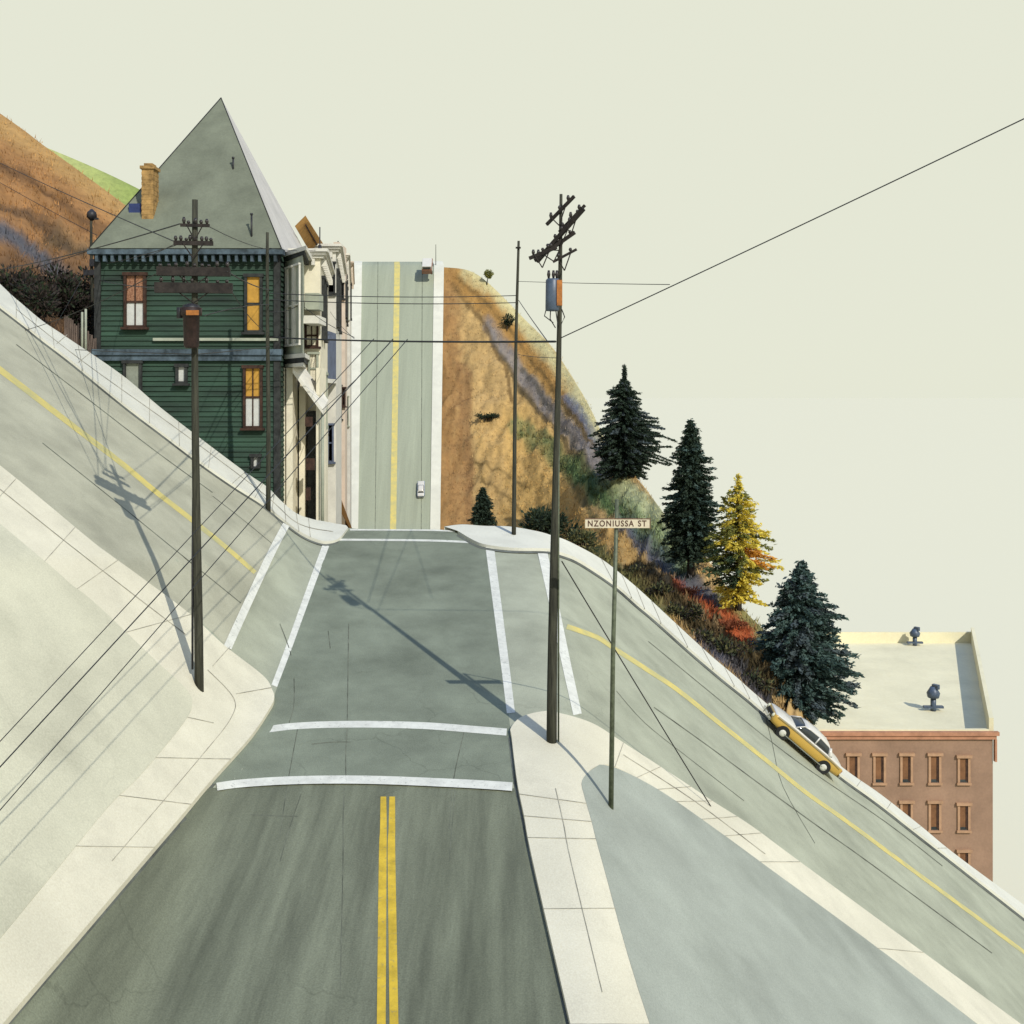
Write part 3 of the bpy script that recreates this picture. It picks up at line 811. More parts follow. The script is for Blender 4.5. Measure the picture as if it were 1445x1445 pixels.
for (u, v, w, h, lab, sd_) in ((687, 400, .9, 1.3, 'tiny yellow-green tree on the skyline of the ochre hill', 24), (715, 468, 1.2, 1.6, 'tiny dark green tree below the skyline near the plain pole', 25)):
    p, s = on_hill(u, v, HG); s = F / p.y
    rr = random.Random(sd_)
    root = empty('young_tree', P(u, v, s), lab, 'tree')
    bt, bc = bmesh.new(), bmesh.new()
    base = P(u, v, s); c = base + Vector((0.3, 0, h * 1.15))
    tube(bt, [base - Vector((0, 0, .4)), base + Vector((.1, 0, h * .5)), c], [.12, .09, .04], 6)
    for _ in range(500):
        d = Vector((rr.gauss(0, 1), rr.gauss(0, 1), rr.gauss(0, 1))).normalized()
        leaf(bc, c + d * w * rr.random() ** .4 * (1 if d.z > 0 else .7), d, .35, rr)
    obj('trunk', bt, M['bark'], root); obj('crown', bc, M['leaf_g'] if sd_ == 24 else M['bush'], root, normals=False)
# scrub bank at the left, above the pavement
i = 0
for (u, v, w, h, lab) in ((40, 452, 2.3, 1.6, 'dark scrub bush at the left edge, nearest the kerb'), (72, 440, 2.2, 2.2, 'dark scrub bush, second from the left edge along the bank'),
                          (98, 452, 2.0, 2.0, 'dark scrub bush in the middle of the bank behind the fence'), (122, 470, 1.8, 2.6, 'tall dark scrub bush against the green house corner'),
                          (60, 415, 2.6, 2.0, 'dark scrub bush higher on the bank under the orange slope'), (105, 418, 2.3, 2.1, 'high scrub bush on the bank below the small lamp pole'),
                          (12, 425, 2.4, 1.7, 'dark scrub bush cut by the left edge of the photo')):
    p, s = on_hill(u, v, LG); i += 1
    shrub('scrub_bush', p, w, h, lab, [M['scrub'], M['scrub'], M['bush']], 40 + i, 1100, .26, group='scrub bushes on the left bank')
i = 0
for (u, v, w, h) in ((930, 845, 1.4, .9), (965, 870, 1.5, 1.1), (1000, 905, 1.7, 1.2), (1035, 935, 1.6, 1.3), (1062, 962, 1.5, 1.2), (900, 812, 1.2, .8)):
    p, s = on_hill(u, v, HG); i += 1
    lab = ('low dark bush on the bank above the falling street, first below the sign', 'second low bush along the bank above the falling street', 'low bush on the bank straight below the dark middle conifer',
           'low bush on the bank straight below the yellow tree', 'low bush on the bank just uphill of the broad conifer', 'highest low bush on the bank, right beside the sign post')
    shrub('low_bush', p, w, h, lab[i - 1], [M['bush'], M['scrub'], M['bush_olive']], 60 + i, 700, .22, group='low bushes on the bank above the falling street')
M['red_leaf'] = leafmat("rust_red_leaves", (0.16, 0.045, 0.02), (0.30, 0.10, 0.045), 0.2)
for k, (u, v, lab) in enumerate(((975, 832, 'rust-red ground shrub under the dark middle conifer'), (1005, 855, 'rust-red ground shrub left of the yellow tree foot'), (1036, 884, 'rust-red ground shrub below the yellow tree'))):
    p, s = on_hill(u, v, HG)
    shrub('red_shrub', p, 1.3, .55, lab, [M['red_leaf']], 80 + k, 500, .2, group='rust-red shrubs on the slope')

# ------------------------------------------------------------------ buildings
M['green'] = pm("green_clapboard_paint", A(50, 75, 61, 1.35), var=0.36, scale=0.5, fine=10, bump=0.1, stretch=(.35, .35, 2.2), col2=A(38, 50, 44, 1.35))
M['dark_trim'] = pm("dark_trim_paint", (0.028, 0.03, 0.028), var=0.25, scale=3, bump=0.1)
M['brown_trim'] = pm("brown_window_trim", (0.045, 0.022, 0.014), var=0.25, scale=4, bump=0.1)
M['blue_trim'] = pm("blue_grey_trim", A(84, 100, 112), var=0.3, scale=1.5, bump=0.1, col2=A(44, 54, 60))
M['roof'] = pm("grey_slate_roof", A(118, 124, 108, 1.3), var=0.1, scale=0.6, fine=9, bump=0.25, blot=0.3)
M['chim'] = pm("ochre_chimney_brick", A(172, 138, 86), var=0.25, scale=3, fine=14, bump=0.3)
M['amber'] = pm("amber_blind", A(196, 150, 66), var=0.12, scale=2, bump=0.05)
M['white_blind'] = pm("white_blind", A(206, 208, 204), var=0.06, scale=3, bump=0.05)
M['grey_blind'] = pm("grey_blind", A(140, 146, 134), var=0.08, scale=3, bump=0.05)
M['lace'] = pm("brown_lace_shutter", A(156, 118, 92), var=0.35, scale=12, fine=40, bump=0.2, col2=A(96, 52, 34))
m, nt, N, L, bs = nodes_of("window_glass")
bs.inputs["Base Color"].default_value = (0.03, 0.036, 0.036, 1); bs.inputs["Roughness"].default_value = 0.08; bs.inputs["Specular IOR Level"].default_value = 0.6
M['glass'] = m
M['cream'] = pm("cream_stucco", A(238, 231, 208), var=0.06, scale=0.9, fine=14, bump=0.1, blot=0.2)
M['white'] = pm("white_painted_wood", A(224, 222, 212), var=0.06, scale=1.2, fine=14, bump=0.08, blot=0.15)
M['pink'] = pm("pinkish_stucco", A(222, 206, 188), var=0.06, scale=0.9, fine=14, bump=0.1, blot=0.2)
M['sage'] = pm("sage_grey_paint", A(166, 172, 156), var=0.1, scale=1.5, bump=0.08)
M['orange_roof'] = pm("tan_orange_roof", A(190, 146, 86), var=0.12, scale=1.2, fine=12, bump=0.2, stretch=(3, 3, .5))
M['awning'] = pm("slate_blue_awning", A(96, 106, 128), var=0.12, scale=2, bump=0.05)

HSc = 27.4
def hx(u, s=HSc): return (u - UC) / s
def hz(v, s=HSc): return CZ - (v - VH) / s
HY = F / HSc
root = empty('green_house', (hx(265), HY + 6, hz(705)), 'tall dark green clapboard house with a steep grey hipped roof, on the left corner', 'house')
x0, x1 = hx(137), hx(393)
zt, zb = hz(356), hz(730)
yb = 70.3
bm = bmesh.new()
box2(bm, x0, x1, HY + .12, yb, zb - 3, zt)
nb = int((zt - zb) / .26)
for k in range(nb):                                # clapboards, each lapping the one below
    z = zb + k * .26
    a = [bm.verts.new(p) for p in (Vector((x0, HY + .03, z)), Vector((x1, HY + .03, z)), Vector((x1, HY + .1, z + .26)), Vector((x0, HY + .1, z + .26)))]
    c = [bm.verts.new(p) for p in (Vector((x0, HY + .14, z)), Vector((x1, HY + .14, z)))]
    bm.faces.new(a); bm.faces.new([a[0], c[0], c[1], a[1]])
    a = [bm.verts.new(p) for p in (Vector((x1 + .09, HY + .1, z)), Vector((x1 + .09, yb, z)), Vector((x1 + .02, yb, z + .26)), Vector((x1 + .02, HY + .1, z + .26)))]
    bm.faces.new(a)
wall = obj('wall', bm, M['green'], root, normals=True)
for x in (x0 - .02, x1 - .12):
    bm = bmesh.new(); box2(bm, x - .12, x + .2, HY - .04, HY + .2, zb - 3, zt)
    obj('corner_board', bm, M['dark_trim'], root)
bm = bmesh.new()
box2(bm, x0 - .2, x1 + .2, HY - .22, HY + .12, hz(501), hz(493)); box2(bm, x0 - .15, x1 + .15, HY - .12, HY + .12, hz(509), hz(501.1))
obj('belt_course', bm, M['blue_trim'], root)
bm = bmesh.new()
box2(bm, x0 + 2.9, x1, HY - .1, HY + .12, hz(481), hz(477))
obj('ledge', bm, M['sage'], root)
bm = bmesh.new()
box2(bm, x0 - .35, x1 + .3, HY - .45, HY + .2, hz(360), hz(352.5))
for k in range(24):
    x = x0 + .1 + k * (x1 - x0 - .2) / 23
    box2(bm, x - .07, x + .07, HY - .36, HY - .02, hz(370), hz(360.1))
obj('eave_cornice', bm, M['blue_trim'], root)
bm = bmesh.new()
ye = HY - .5
fl, fr_ = Vector((hx(131), ye, hz(352))), Vector((hx(400), ye, hz(352)))
br_, bl = Vector((hx(400) - .6, yb + .5, hz(352))), Vector((hx(131) - .6, yb + .5, hz(352)))
ap = P(312, 138, 24.4)
q = [bm.verts.new(p) for p in (fl, fr_, br_, bl, ap)]
for f in ((0, 1, 4), (2, 3, 4), (3, 0, 4), (3, 2, 1, 0)): bm.faces.new([q[i] for i in f])
nt_ = M['roof'].node_tree; bs_ = nt_.nodes["Principled BSDF"]
wv = nt_.nodes.new("ShaderNodeTexWave"); wv.bands_direction = 'Z'; wv.wave_profile = 'SAW'; wv.inputs["Scale"].default_value = 1.1; wv.inputs["Distortion"].default_value = 1.2; wv.inputs["Detail Scale"].default_value = 3
tc_ = nt_.nodes.new("ShaderNodeTexCoord"); nt_.links.new(tc_.outputs["Object"], wv.inputs["Vector"])
bp_ = nt_.nodes.new("ShaderNodeBump"); bp_.inputs["Strength"].default_value = .35; bp_.inputs["Distance"].default_value = .05
nt_.links.new(wv.outputs["Fac"], bp_.inputs["Height"]); nt_.links.new(bs_.inputs["Normal"].links[0].from_socket, bp_.inputs["Normal"]); nt_.links.new(bp_.outputs[0], bs_.inputs["Normal"])
roof = obj('roof', bm, M['roof'], root)
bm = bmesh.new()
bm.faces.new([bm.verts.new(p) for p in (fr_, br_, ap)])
obj('side_slope', bm, pm("sunlit_pale_roof", A(198, 196, 192), var=.06, scale=.6, fine=9, bump=.1), roof)  # right slope of the same roof, coloured paler to look sunlit
bm = bmesh.new()
tube(bm, [fl, ap], .035, 6); tube(bm, [fr_, ap], .03, 6)
obj('ridge_cap', bm, M['dark_trim'], roof)
def roof_pt(u, v):
    """point of the front roof slope seen at (u, v)"""
    n = (fr_ - fl).cross(ap - fl); o = Vector((0, 0, CZ)); d = P(u, v, 25) - o
    return o + d * ((fl - o).dot(n) / d.dot(n))
c = roof_pt(209, 306)
bm = bmesh.new()
w = 16 / 26.5; h = 66 / 26.5
box2(bm, c.x - w / 2, c.x + w / 2, c.y - .1, c.y + .75, c.z - .4, c.z + h)
box2(bm, c.x - w / 2 - .08, c.x + w / 2 + .08, c.y - .18, c.y + .83, c.z + h + .002, c.z + h + .16)
box2(bm, c.x - w / 2 + .08, c.x + w / 2 - .08, c.y, c.y + .65, c.z + h + .162, c.z + h + .32)
for k in range(9): box2(bm, c.x - w / 2 - .012, c.x + w / 2 + .012, c.y - .112, c.y + .762, c.z + .1 + k * .26, c.z + .25 + k * .26)
obj('chimney', bm, M['chim'], roof)
for (u, v, hh) in ((355, 333, 28), (329, 238, 14)):
    c = roof_pt(u, v)
    bm = bmesh.new(); tube(bm, [c - Vector((0, 0, .2)), c + Vector((0, 0, hh / 26))], .05, 8); tube(bm, [c + Vector((0, 0, hh / 26)), c + Vector((0, 0, hh / 26 + .1))], .075, 8)
    obj('vent_pipe', bm, M['iron'], roof)
c = roof_pt(192, 297)
bm = bmesh.new(); box2(bm, c.x - .35, c.x + .3, c.y - .1, c.y + .6, c.z - .2, c.z + .35)  # added box, coloured blue to stand in for the chimney's cast shadow
obj('roof_shadow_box', bm, pm("blue_shadow_paint", A(52, 66, 112), var=.15), roof)

def window(parent, u0, u1, v0, v1, Y, s, frame, parts, sill=True, fw=.13, head=True, bars=1, label=None):
    """sash window: frame with depth, recessed blinds or panes (fraction from, to, material), meeting rail and sill"""
    X0, X1, Z1, Z0 = hx(u0, s), hx(u1, s), hz(v0, s), hz(v1, s)
    bm = bmesh.new()
    for xa, xb in ((X0 - fw, X0), (X1, X1 + fw)): box2(bm, xa, xb, Y - .12, Y + .1, Z0, Z1)
    box2(bm, X0 - fw - (.06 if head else 0), X1 + fw + (.06 if head else 0), Y - .16 if head else Y - .12, Y + .1, Z1 + .001, Z1 + fw * 1.3)
    box2(bm, X0 - fw, X1 + fw, Y - .12, Y + .1, Z0 - fw * .8, Z0 - .001)
    o = obj('window', bm, frame, parent)
    for a, b, m in parts:
        bm = bmesh.new()
        za, zb_ = Z1 + (Z0 - Z1) * a, Z1 + (Z0 - Z1) * b
        box2(bm, X0 + .002, X1 - .002, Y + .0, Y + .03, zb_, za)
        obj('pane' if m is M['glass'] else 'blind', bm, m, o)
    bm = bmesh.new()
    for a, b, m in parts[1:]:
        z = Z1 + (Z0 - Z1) * a
        box2(bm, X0 + .001, X1 - .001, Y - .06, Y - .003, z - .05, z + .05)
    for k in range(bars):
        x = X0 + (X1 - X0) * (k + 1) / (bars + 1)
        box2(bm, x - .028, x + .028, Y - .05, Y - .004, Z0 + .002, Z1 - .002)
    if bm.verts: obj('sash_bar', bm, frame, o)
    else: bm.free()
    if sill:
        bm = bmesh.new(); box2(bm, X0 - fw - .12, X1 + fw + .12, Y - .25, Y + .1, Z0 - fw * .8 - .12, Z0 - fw * .8 - .002)
        obj('sill', bm, frame, o)
    if label: o['label'] = label
    return o
window(root, 179, 203, 389, 459, HY, HSc, M['brown_trim'], [(0, .53, M['lace']), (.53, 1, M['white_blind'])], label='window with brown lace above and a white blind below')
window(root, 349, 367, 391, 466, HY, HSc, M['dark_trim'], [(0, .5, M['amber']), (.5, 1, M['amber'])], bars=0, label='tall window with an amber blind')
window(root, 178, 197, 513, 560, HY, HSc, M['dark_trim'], [(0, 1, M['grey_blind'])], bars=0, label='grey-blinded window half hidden by the pavement')
window(root, 252, 261, 518, 538, HY, HSc, M['dark_trim'], [(0, 1, M['white_blind'])], bars=0, label='small square white window')
window(root, 347, 367, 520, 601, HY, HSc, M['brown_trim'], [(0, .5, M['amber']), (.5, 1, M['white_blind'])], label='window with amber panes above a white blind')
window(root, 358, 364, 645, 658, HY, HSc, M['dark_trim'], [(0, 1, M['white_blind'])], bars=0, sill=False, label='tiny low window')

# pale row houses along the left of the far street
def rowhouse(name, label, u0, u1, vt, s0, s1, wallm, trim, wins=(), side=(), extra=None, back_u=None):
    """house with a front towards the crossing and a long side along the far street"""
    Y0, Y1 = F / s0, F / s1
    X0, X1 = hx(u0, s0), hx(u1, s0)
    Xb = hx(back_u if back_u else u1 + 4, s1)
    Z1, Z0 = hz(vt, s0), hz(770, s0) - 3
    root = empty(name, ((X0 + X1) / 2, (Y0 + Y1) / 2, Z0), label, 'house', 'pale row houses beside the far street')
    bm = bmesh.new()
    dx = Xb - X1
    lo = [Vector((X0, Y0, Z0)), Vector((X1, Y0, Z0)), Vector((Xb, Y1, Z0)), Vector((X0 + dx, Y1, Z0))]
    a = [bm.verts.new(p) for p in lo]; b = [bm.verts.new(Vector((p.x, p.y, Z1))) for p in lo]
    for i in range(4): bm.faces.new([a[i], a[(i + 1) % 4], b[(i + 1) % 4], b[i]])
    bm.faces.new(b); bm.faces.new(a[::-1])
    obj('wall', bm, wallm, root)
    sd = Vector((dx, Y1 - Y0, 0)); Ls = sd.length; sd.normalize(); nn = Vector((sd.y, -sd.x, 0))
    bm = bmesh.new()
    zc = Z1 - .05
    for k, (o_, hgt) in enumerate(((.45, .16), (.32, .14), (.18, .16))):
        z0_ = zc - k * .16
        box(bm, Vector(((X0 + X1) / 2 + o_ / 2, Y0 - o_ / 2 + .05, z0_ + .2)), X1 - X0 + o_, o_ + .1, hgt)
        box(bm, Vector((X1, Y0, 0)) + sd * (Ls / 2) + nn * (o_ / 2 - .05) + Vector((0, 0, z0_ + .203)), Ls - .2, o_ + .1, hgt, sd, nn * -1)
    for k in range(max(3, int(Ls / .9))):
        c = Vector((X1, Y0, zc - .42)) + sd * (.5 + k * .9) + nn * .16
        if .5 + k * .9 < Ls - .3: box(bm, c, .16, .3, .34, sd, nn * -1)
    for k in range(max(2, int((X1 - X0) / .5))):
        box(bm, Vector((X0 + .3 + k * .5, Y0 - .16, zc - .42)), .16, .3, .34)
    obj('cornice', bm, trim, root)
    for (ua, ub, va, vb, fm, parts, bars) in wins:
        window(root, ua, ub, va, vb, Y0, s0, fm, parts, bars=bars, fw=.1)
    for (d0, d1, za, zb_, fm) in side:                # windows on the street side: metres along, metres below the eaves
        c = Vector((X1, Y0, 0)) + sd * ((d0 + d1) / 2) + Vector((0, 0, Z1 - (za + zb_) / 2))
        w_, h_ = d1 - d0, zb_ - za
        bm = bmesh.new()
        for sgn in (-1, 1): box(bm, c + sd * sgn * (w_ / 2 + .07) + nn * .04, .14, .24, h_, sd, nn * -1)
        for sgn in (-1, 1): box(bm, c + Vector((0, 0, sgn * (h_ / 2 + .08))) + nn * .06, w_ + .36, .3, .158, sd, nn * -1)
        o = obj('window', bm, fm, root)
        bm = bmesh.new(); box(bm, c + nn * .01, w_ - .004, .06, h_ - .004, sd, nn * -1); obj('pane', bm, M['glass'], o)
    if extra: extra(root, X0, X1, Y0, Y1, Z0, Z1, sd, nn, Ls)
    return root

def w1_extra(root, X0, X1, Y0, Y1, Z0, Z1, sd, nn, Ls):
    # angled bay leaning out beside the green house
    s = 26.0
    A0, B0 = P(396, 560, 26.4), P(427, 560, 28.0)
    A0.y -= .02
    C0 = P(429.5, 560, 26.0)
    D0 = Vector((A0.x, Y0 + .3, CZ))
    def prism(z0, z1, grow=0.0, mat=None, name='bay_window'):
        bm = bmesh.new()
        cs = [Vector((p.x + g * grow, p.y - abs(gy) * grow, 0)) for p, g, gy in ((A0, -.2, .8), (B0, .6, 1), (C0, 1, 0), (D0, 0, 0))]
        a = [bm.verts.new(Vector((p.x, p.y, z0))) for p in cs]; b = [bm.verts.new(Vector((p.x, p.y, z1))) for p in cs]
        for i in range(4): bm.faces.new([a[i], a[(i + 1) % 4], b[(i + 1) % 4], b[i]])
        bm.faces.new(b); bm.faces.new(a[::-1])
        return obj(name, bm, mat, root)
    z = lambda v: hz(v, 27.2)
    bay = prism(z(500), z(366), 0, M['sage'])
    prism(z(366) + .003, z(360), .25, M['dark_trim'], 'bay_cornice'); prism(z(360) + .003, z(354), .45, M['white'], 'bay_cornice')
    prism(z(506), z(500) - .003, .3, M['white'], 'bay_cornice'); prism(z(513), z(506) - .003, .2, M['dark_trim'], 'bay_cornice'); prism(z(518), z(513) - .003, .1, M['white'], 'bay_cornice')
    ax = (B0 - A0); ax.z = 0; Lw = ax.length; ax.normalize(); ny = Vector((ax.y, -ax.x, 0))
    for a, b in ((.10, .30), (.38, .62), (.70, .92)):
        for va, vb in ((378, 486),):
            c = A0 + ax * Lw * (a + b) / 2; c.z = (z(va) + z(vb)) / 2
            w_, h_ = Lw * (b - a), z(va) - z(vb)
            bm = bmesh.new()
            for sg in (-1, 1): box(bm, c + ax * sg * (w_ / 2) + ny * .04, .07, .14, h_, ax, ny * -1)
            for sg in (-1, 1): box(bm, c + Vector((0, 0, sg * (h_ / 2 + .05))) + ny * .05, w_ + .12, .17, .098, ax, ny * -1)
            box(bm, c + ny * .045, w_ - .08, .1, .07, ax, ny * -1)
            o = obj('window', bm, M['white'], bay)
    # lower front: cream wall, posts, awning, doorway
    bm = bmesh.new()
    for (ua, ub) in ((396, 402), (404, 413), (446, 451)):
        box2(bm, hx(ua, 26.9), hx(ub, 26.9), F / 26.9, Y0 - .003, hz(760, 26.9), hz(519, 26.9))
    obj('pilaster', bm, M['cream'], root)
    for (ua, ub, va, m_) in ((413.5, 420, 530, M['glass']), (422, 431, 545, M['cream']), (434, 444, 580, M['glass'])):
        bm = bmesh.new(); box2(bm, hx(ua, 26.3), hx(ub, 26.3), F / 26.3, Y0 - .004, hz(760, 26.3), hz(va, 26.3))
        obj('door' if m_ is M['glass'] else 'door_panel', bm, M['dark_trim'] if m_ is M['glass'] else m_, root)
    a0, a1 = P(413, 519, 27.2), P(456, 578, 27.2)
    bm = bmesh.new()
    n_ = Vector((0, 1, 0)); d = (a1 - a0)
    q = [bm.verts.new(a0), bm.verts.new(a1), bm.verts.new(a1 + Vector((0, 1.6, .5))), bm.verts.new(a0 + Vector((0, 1.6, .5)))]
    q2 = [bm.verts.new(x.co - Vector((0, 0, .26))) for x in q]
    bm.faces.new(q); bm.faces.new(q2[::-1])
    for i in range(4): bm.faces.new([q[i], q[(i + 1) % 4], q2[(i + 1) % 4], q2[i]])
    obj('awning', bm, M['white'], root)
    bm = bmesh.new()
    tube(bm, [P(455, 575, 27), P(455, 760, 27)], .09, 6)
    obj('awning_post', bm, M['sage'], root)
    for (u, v, w_, h_) in ((436, 595, .35, .5), (438, 655, .42, .6), (435, 697, .22, .65)):
        bm = bmesh.new(); p = P(u, v, 27.0); box(bm, p, w_, .3, h_); box(bm, p + Vector((0, .25, .1)), .08, .4, .08)
        obj('meter_box', bm, M['brown_trim'], root)
    bm = bmesh.new(); tube(bm, [Vector((X1 - .2, Y0 + 1, Z1 - .2)), Vector((X1 - .2, Y0 + 1, Z1 + 1.6))], .035, 6); tube(bm, [Vector((X1 - .2, Y0 + 1, Z1)), Vector((X1 - .2, Y0 + 1, Z1 + .6))], .1, 6)
    obj('roof_pipe', bm, M['iron'], root)
    # balcony box on the front
    bm = bmesh.new(); box2(bm, hx(431, 26.5), hx(451, 26.5), F / 26.6, Y0 - .005, hz(437, 26.5), hz(414, 26.5)); obj('grille', bm, M['sage'], root)
    bm = bmesh.new(); box2(bm, hx(430, 26.8), hx(452, 26.8), F / 27.0, Y0 - .005, hz(457, 26.8), hz(446, 26.8)); obj('balcony', bm, M['white'], root)
gl = [(0, .5, M['glass']), (.5, 1, M['glass'])]
rowhouse('row_house', 'cream row house with angled bay and slanting white awning, next to the green house', 396, 452, 358, 26.0, 22.0, M['cream'], M['white'],
         wins=[(433, 447, 460, 487, M['brown_trim'], gl, 1), (438, 447, 500, 540, M['sage'], gl, 0)],
         side=[(1.5, 3.0, 1.2, 4.4, M['dark_trim']), (4.5, 6.0, 1.2, 4.4, M['dark_trim']), (1.5, 3, 6.5, 9.5, M['sage']), (4.5, 6, 6.5, 9.5, M['sage'])], extra=w1_extra, back_u=463)
def w2_extra(root, X0, X1, Y0, Y1, Z0, Z1, sd, nn, Ls):
    bm = bmesh.new()
    a, b, c, d = P(416, 319, 23), P(431, 304, 23), P(458, 347, 21), P(441, 362, 21)
    q = [bm.verts.new(p) for p in (a, b, c, d)]; q2 = [bm.verts.new(p + Vector((.1, .5, -.25))) for p in (a, b, c, d)]
    bm.faces.new(q); bm.faces.new(q2[::-1])
    for i in range(4): bm.faces.new([q[i], q[(i + 1) % 4], q2[(i + 1) % 4], q2[i]])
    rf = obj('roof', bm, M['orange_roof'], root)
    bm = bmesh.new(); tube(bm, [P(431, 317, 22.9), P(450, 350, 21.3)], .05, 5); obj('ridge_cap', bm, M['brown_trim'], rf)
    # oriel and drainpipe on the front
    bm = bmesh.new(); box2(bm, hx(463, 21.6), hx(472, 21.6), F / 22.3, Y0 - .004, hz(535, 21.6), hz(470, 21.6)); o = obj('oriel', bm, M['awning'], root)
    bm = bmesh.new(); box2(bm, hx(462, 21.6), hx(473.5, 21.6), F / 22.6, Y0 - .004, hz(541, 21.6), hz(535.3, 21.6)); obj('oriel_sill', bm, M['white'], o)
    bm = bmesh.new(); tube(bm, [P(461, 430, 21.9), P(461, 760, 21.9)], .07, 6); obj('drainpipe', bm, M['dark_trim'], root)
rowhouse('row_house', 'narrow white row house with a slate-blue oriel, second along the far street', 440, 474, 350, 21.4, 17.5, M['white'], M['white'],
         wins=[(464, 471, 372, 412, M['dark_trim'], gl, 0), (455, 460, 560, 610, M['dark_trim'], gl, 0), (464, 469, 600, 650, M['awning'], gl, 0)],
         side=[(1, 2.4, 1.4, 5, M['dark_trim']), (4, 5.5, 1.4, 5, M['dark_trim']), (8, 9.5, 1.4, 5, M['dark_trim'])], extra=w2_extra, back_u=482)
def w3_extra(root, X0, X1, Y0, Y1, Z0, Z1, sd, nn, Ls):
    bm = bmesh.new()
    for (u, v) in ((483, 348), (477, 340)): tube(bm, [P(u, 372, 16.6), P(u, v, 16.6)], .05, 5)
    obj('roof_pipe', bm, M['iron'], root)
    bm = bmesh.new(); box2(bm, hx(478, 16.4), hx(486, 16.4), F / 16.9, Y0 - .003, hz(395, 16.4), hz(348, 16.4)); obj('gable_front', bm, M['pink'], root)
rowhouse('row_house', 'pinkish row house with roof pipes, third along the far street', 464, 487, 362, 16.2, 13.0, M['pink'], M['white'],
         wins=[(480, 484, 385, 420, M['dark_trim'], gl, 0), (478, 481, 545, 590, M['dark_trim'], gl, 0), (484, 486, 548, 572, M['brown_trim'], gl, 0)],
         side=[(2, 4, 1.5, 5, M['dark_trim']), (7, 9, 1.5, 5, M['dark_trim']), (13, 15, 1.5, 5, M['dark_trim'])], extra=w3_extra, back_u=490)
rowhouse('row_house', 'farthest and thinnest white row house, against the pavement of the far street', 478, 494, 372, 12.4, 10.4, M['white'], M['pink'],
         wins=[(489, 491, 420, 450, M['sage'], gl, 0), (489, 491, 560, 600, M['sage'], gl, 0)], side=[(3, 5, 2, 6, M['dark_trim'])], back_u=496)

# brick block at lower right
M['brick'] = pm("brown_painted_brick", A(158, 129, 108), var=0.10, scale=0.4, fine=6, bump=0.15, blot=0.25)
M['brick_trim'] = pm("reddish_cornice", A(186, 136, 108), var=0.12, scale=1.5, bump=0.1)
M['sill_tan'] = pm("tan_window_surround", A(182, 146, 116), var=0.08, scale=2, bump=0.08)
M['tan_roof'] = pm("pale_tar_roof", A(234, 227, 192, 1.2), var=0.04, scale=0.25, fine=5, bump=0.08, blot=0.15)
M['win_brown'] = pm("brown_window_blind", A(130, 92, 62), var=0.15, scale=1.5, bump=0.05)
BS = 20.0; BY = F / BS
bz = CZ - (1030 - VH) / BS
bx0, bx1 = (1095 - UC) / BS, (1401 - UC) / BS
yb2 = F / 14.35
dxb = (1374 - UC) / 14.35 - bx1
root = empty('brick_building', ((bx0 + bx1) / 2, BY, 0), 'brown four-storey block with a pale flat roof at the lower right', 'building')
bm = bmesh.new()
cs = [Vector((bx0, BY, 0)), Vector((bx1, BY, 0)), Vector((bx1 + dxb, yb2, 0)), Vector((bx0 + dxb, yb2, 0))]
a = [bm.verts.new(p + Vector((0, 0, -2))) for p in cs]; b = [bm.verts.new(p + Vector((0, 0, bz - .5))) for p in cs]
for i in range(4): bm.faces.new([a[i], a[(i + 1) % 4], b[(i + 1) % 4], b[i]])
obj('wall', bm, M['brick'], root)
bm = bmesh.new()
f = bm.faces.new([bm.verts.new(Vector((p.x, p.y, bz - .62))) for p in cs])
if f.normal.z < 0: f.normal_flip()
roofo = obj('roof', bm, M['tan_roof'], root)
bm = bmesh.new()                                     # parapets, the right one high enough to shade the roof
sdv = (cs[2] - cs[1]).normalized(); nrm = Vector((sdv.y, -sdv.x, 0))
Ld = (cs[2] - cs[1]).length
box(bm, (cs[1] + cs[2]) / 2 - nrm * .1 + Vector((0, 0, bz + .1)), Ld, .3, 1.5, sdv, nrm * -1)
box(bm, (cs[0] + cs[3]) / 2 + nrm * .2 + Vector((0, 0, bz - .2)), Ld, .3, .85, sdv, nrm * -1)
box(bm, (cs[2] + cs[3]) / 2 + Vector((0, -.2, bz - .1)), cs[2].x - cs[3].x - .2, .3, 1.05)
box(bm, (cs[0] + cs[1]) / 2 + Vector((0, .18, bz - .29)), bx1 - bx0 - .5, .3, .6)
obj('parapet', bm, M['tan_roof'], root)
bm = bmesh.new()
box2(bm, bx0 - .3, bx1 + .35, BY - .3, BY + .02, bz - .34, bz - .08); box2(bm, bx0 - .3, bx1 + .2, BY - .18, BY - .003, bz - .62, bz - .343)
box2(bm, bx1 + .08, bx1 + .22, BY - .2, BY + .1, bz - 2.2, bz - .62)
obj('cornice', bm, M['brick_trim'], root)
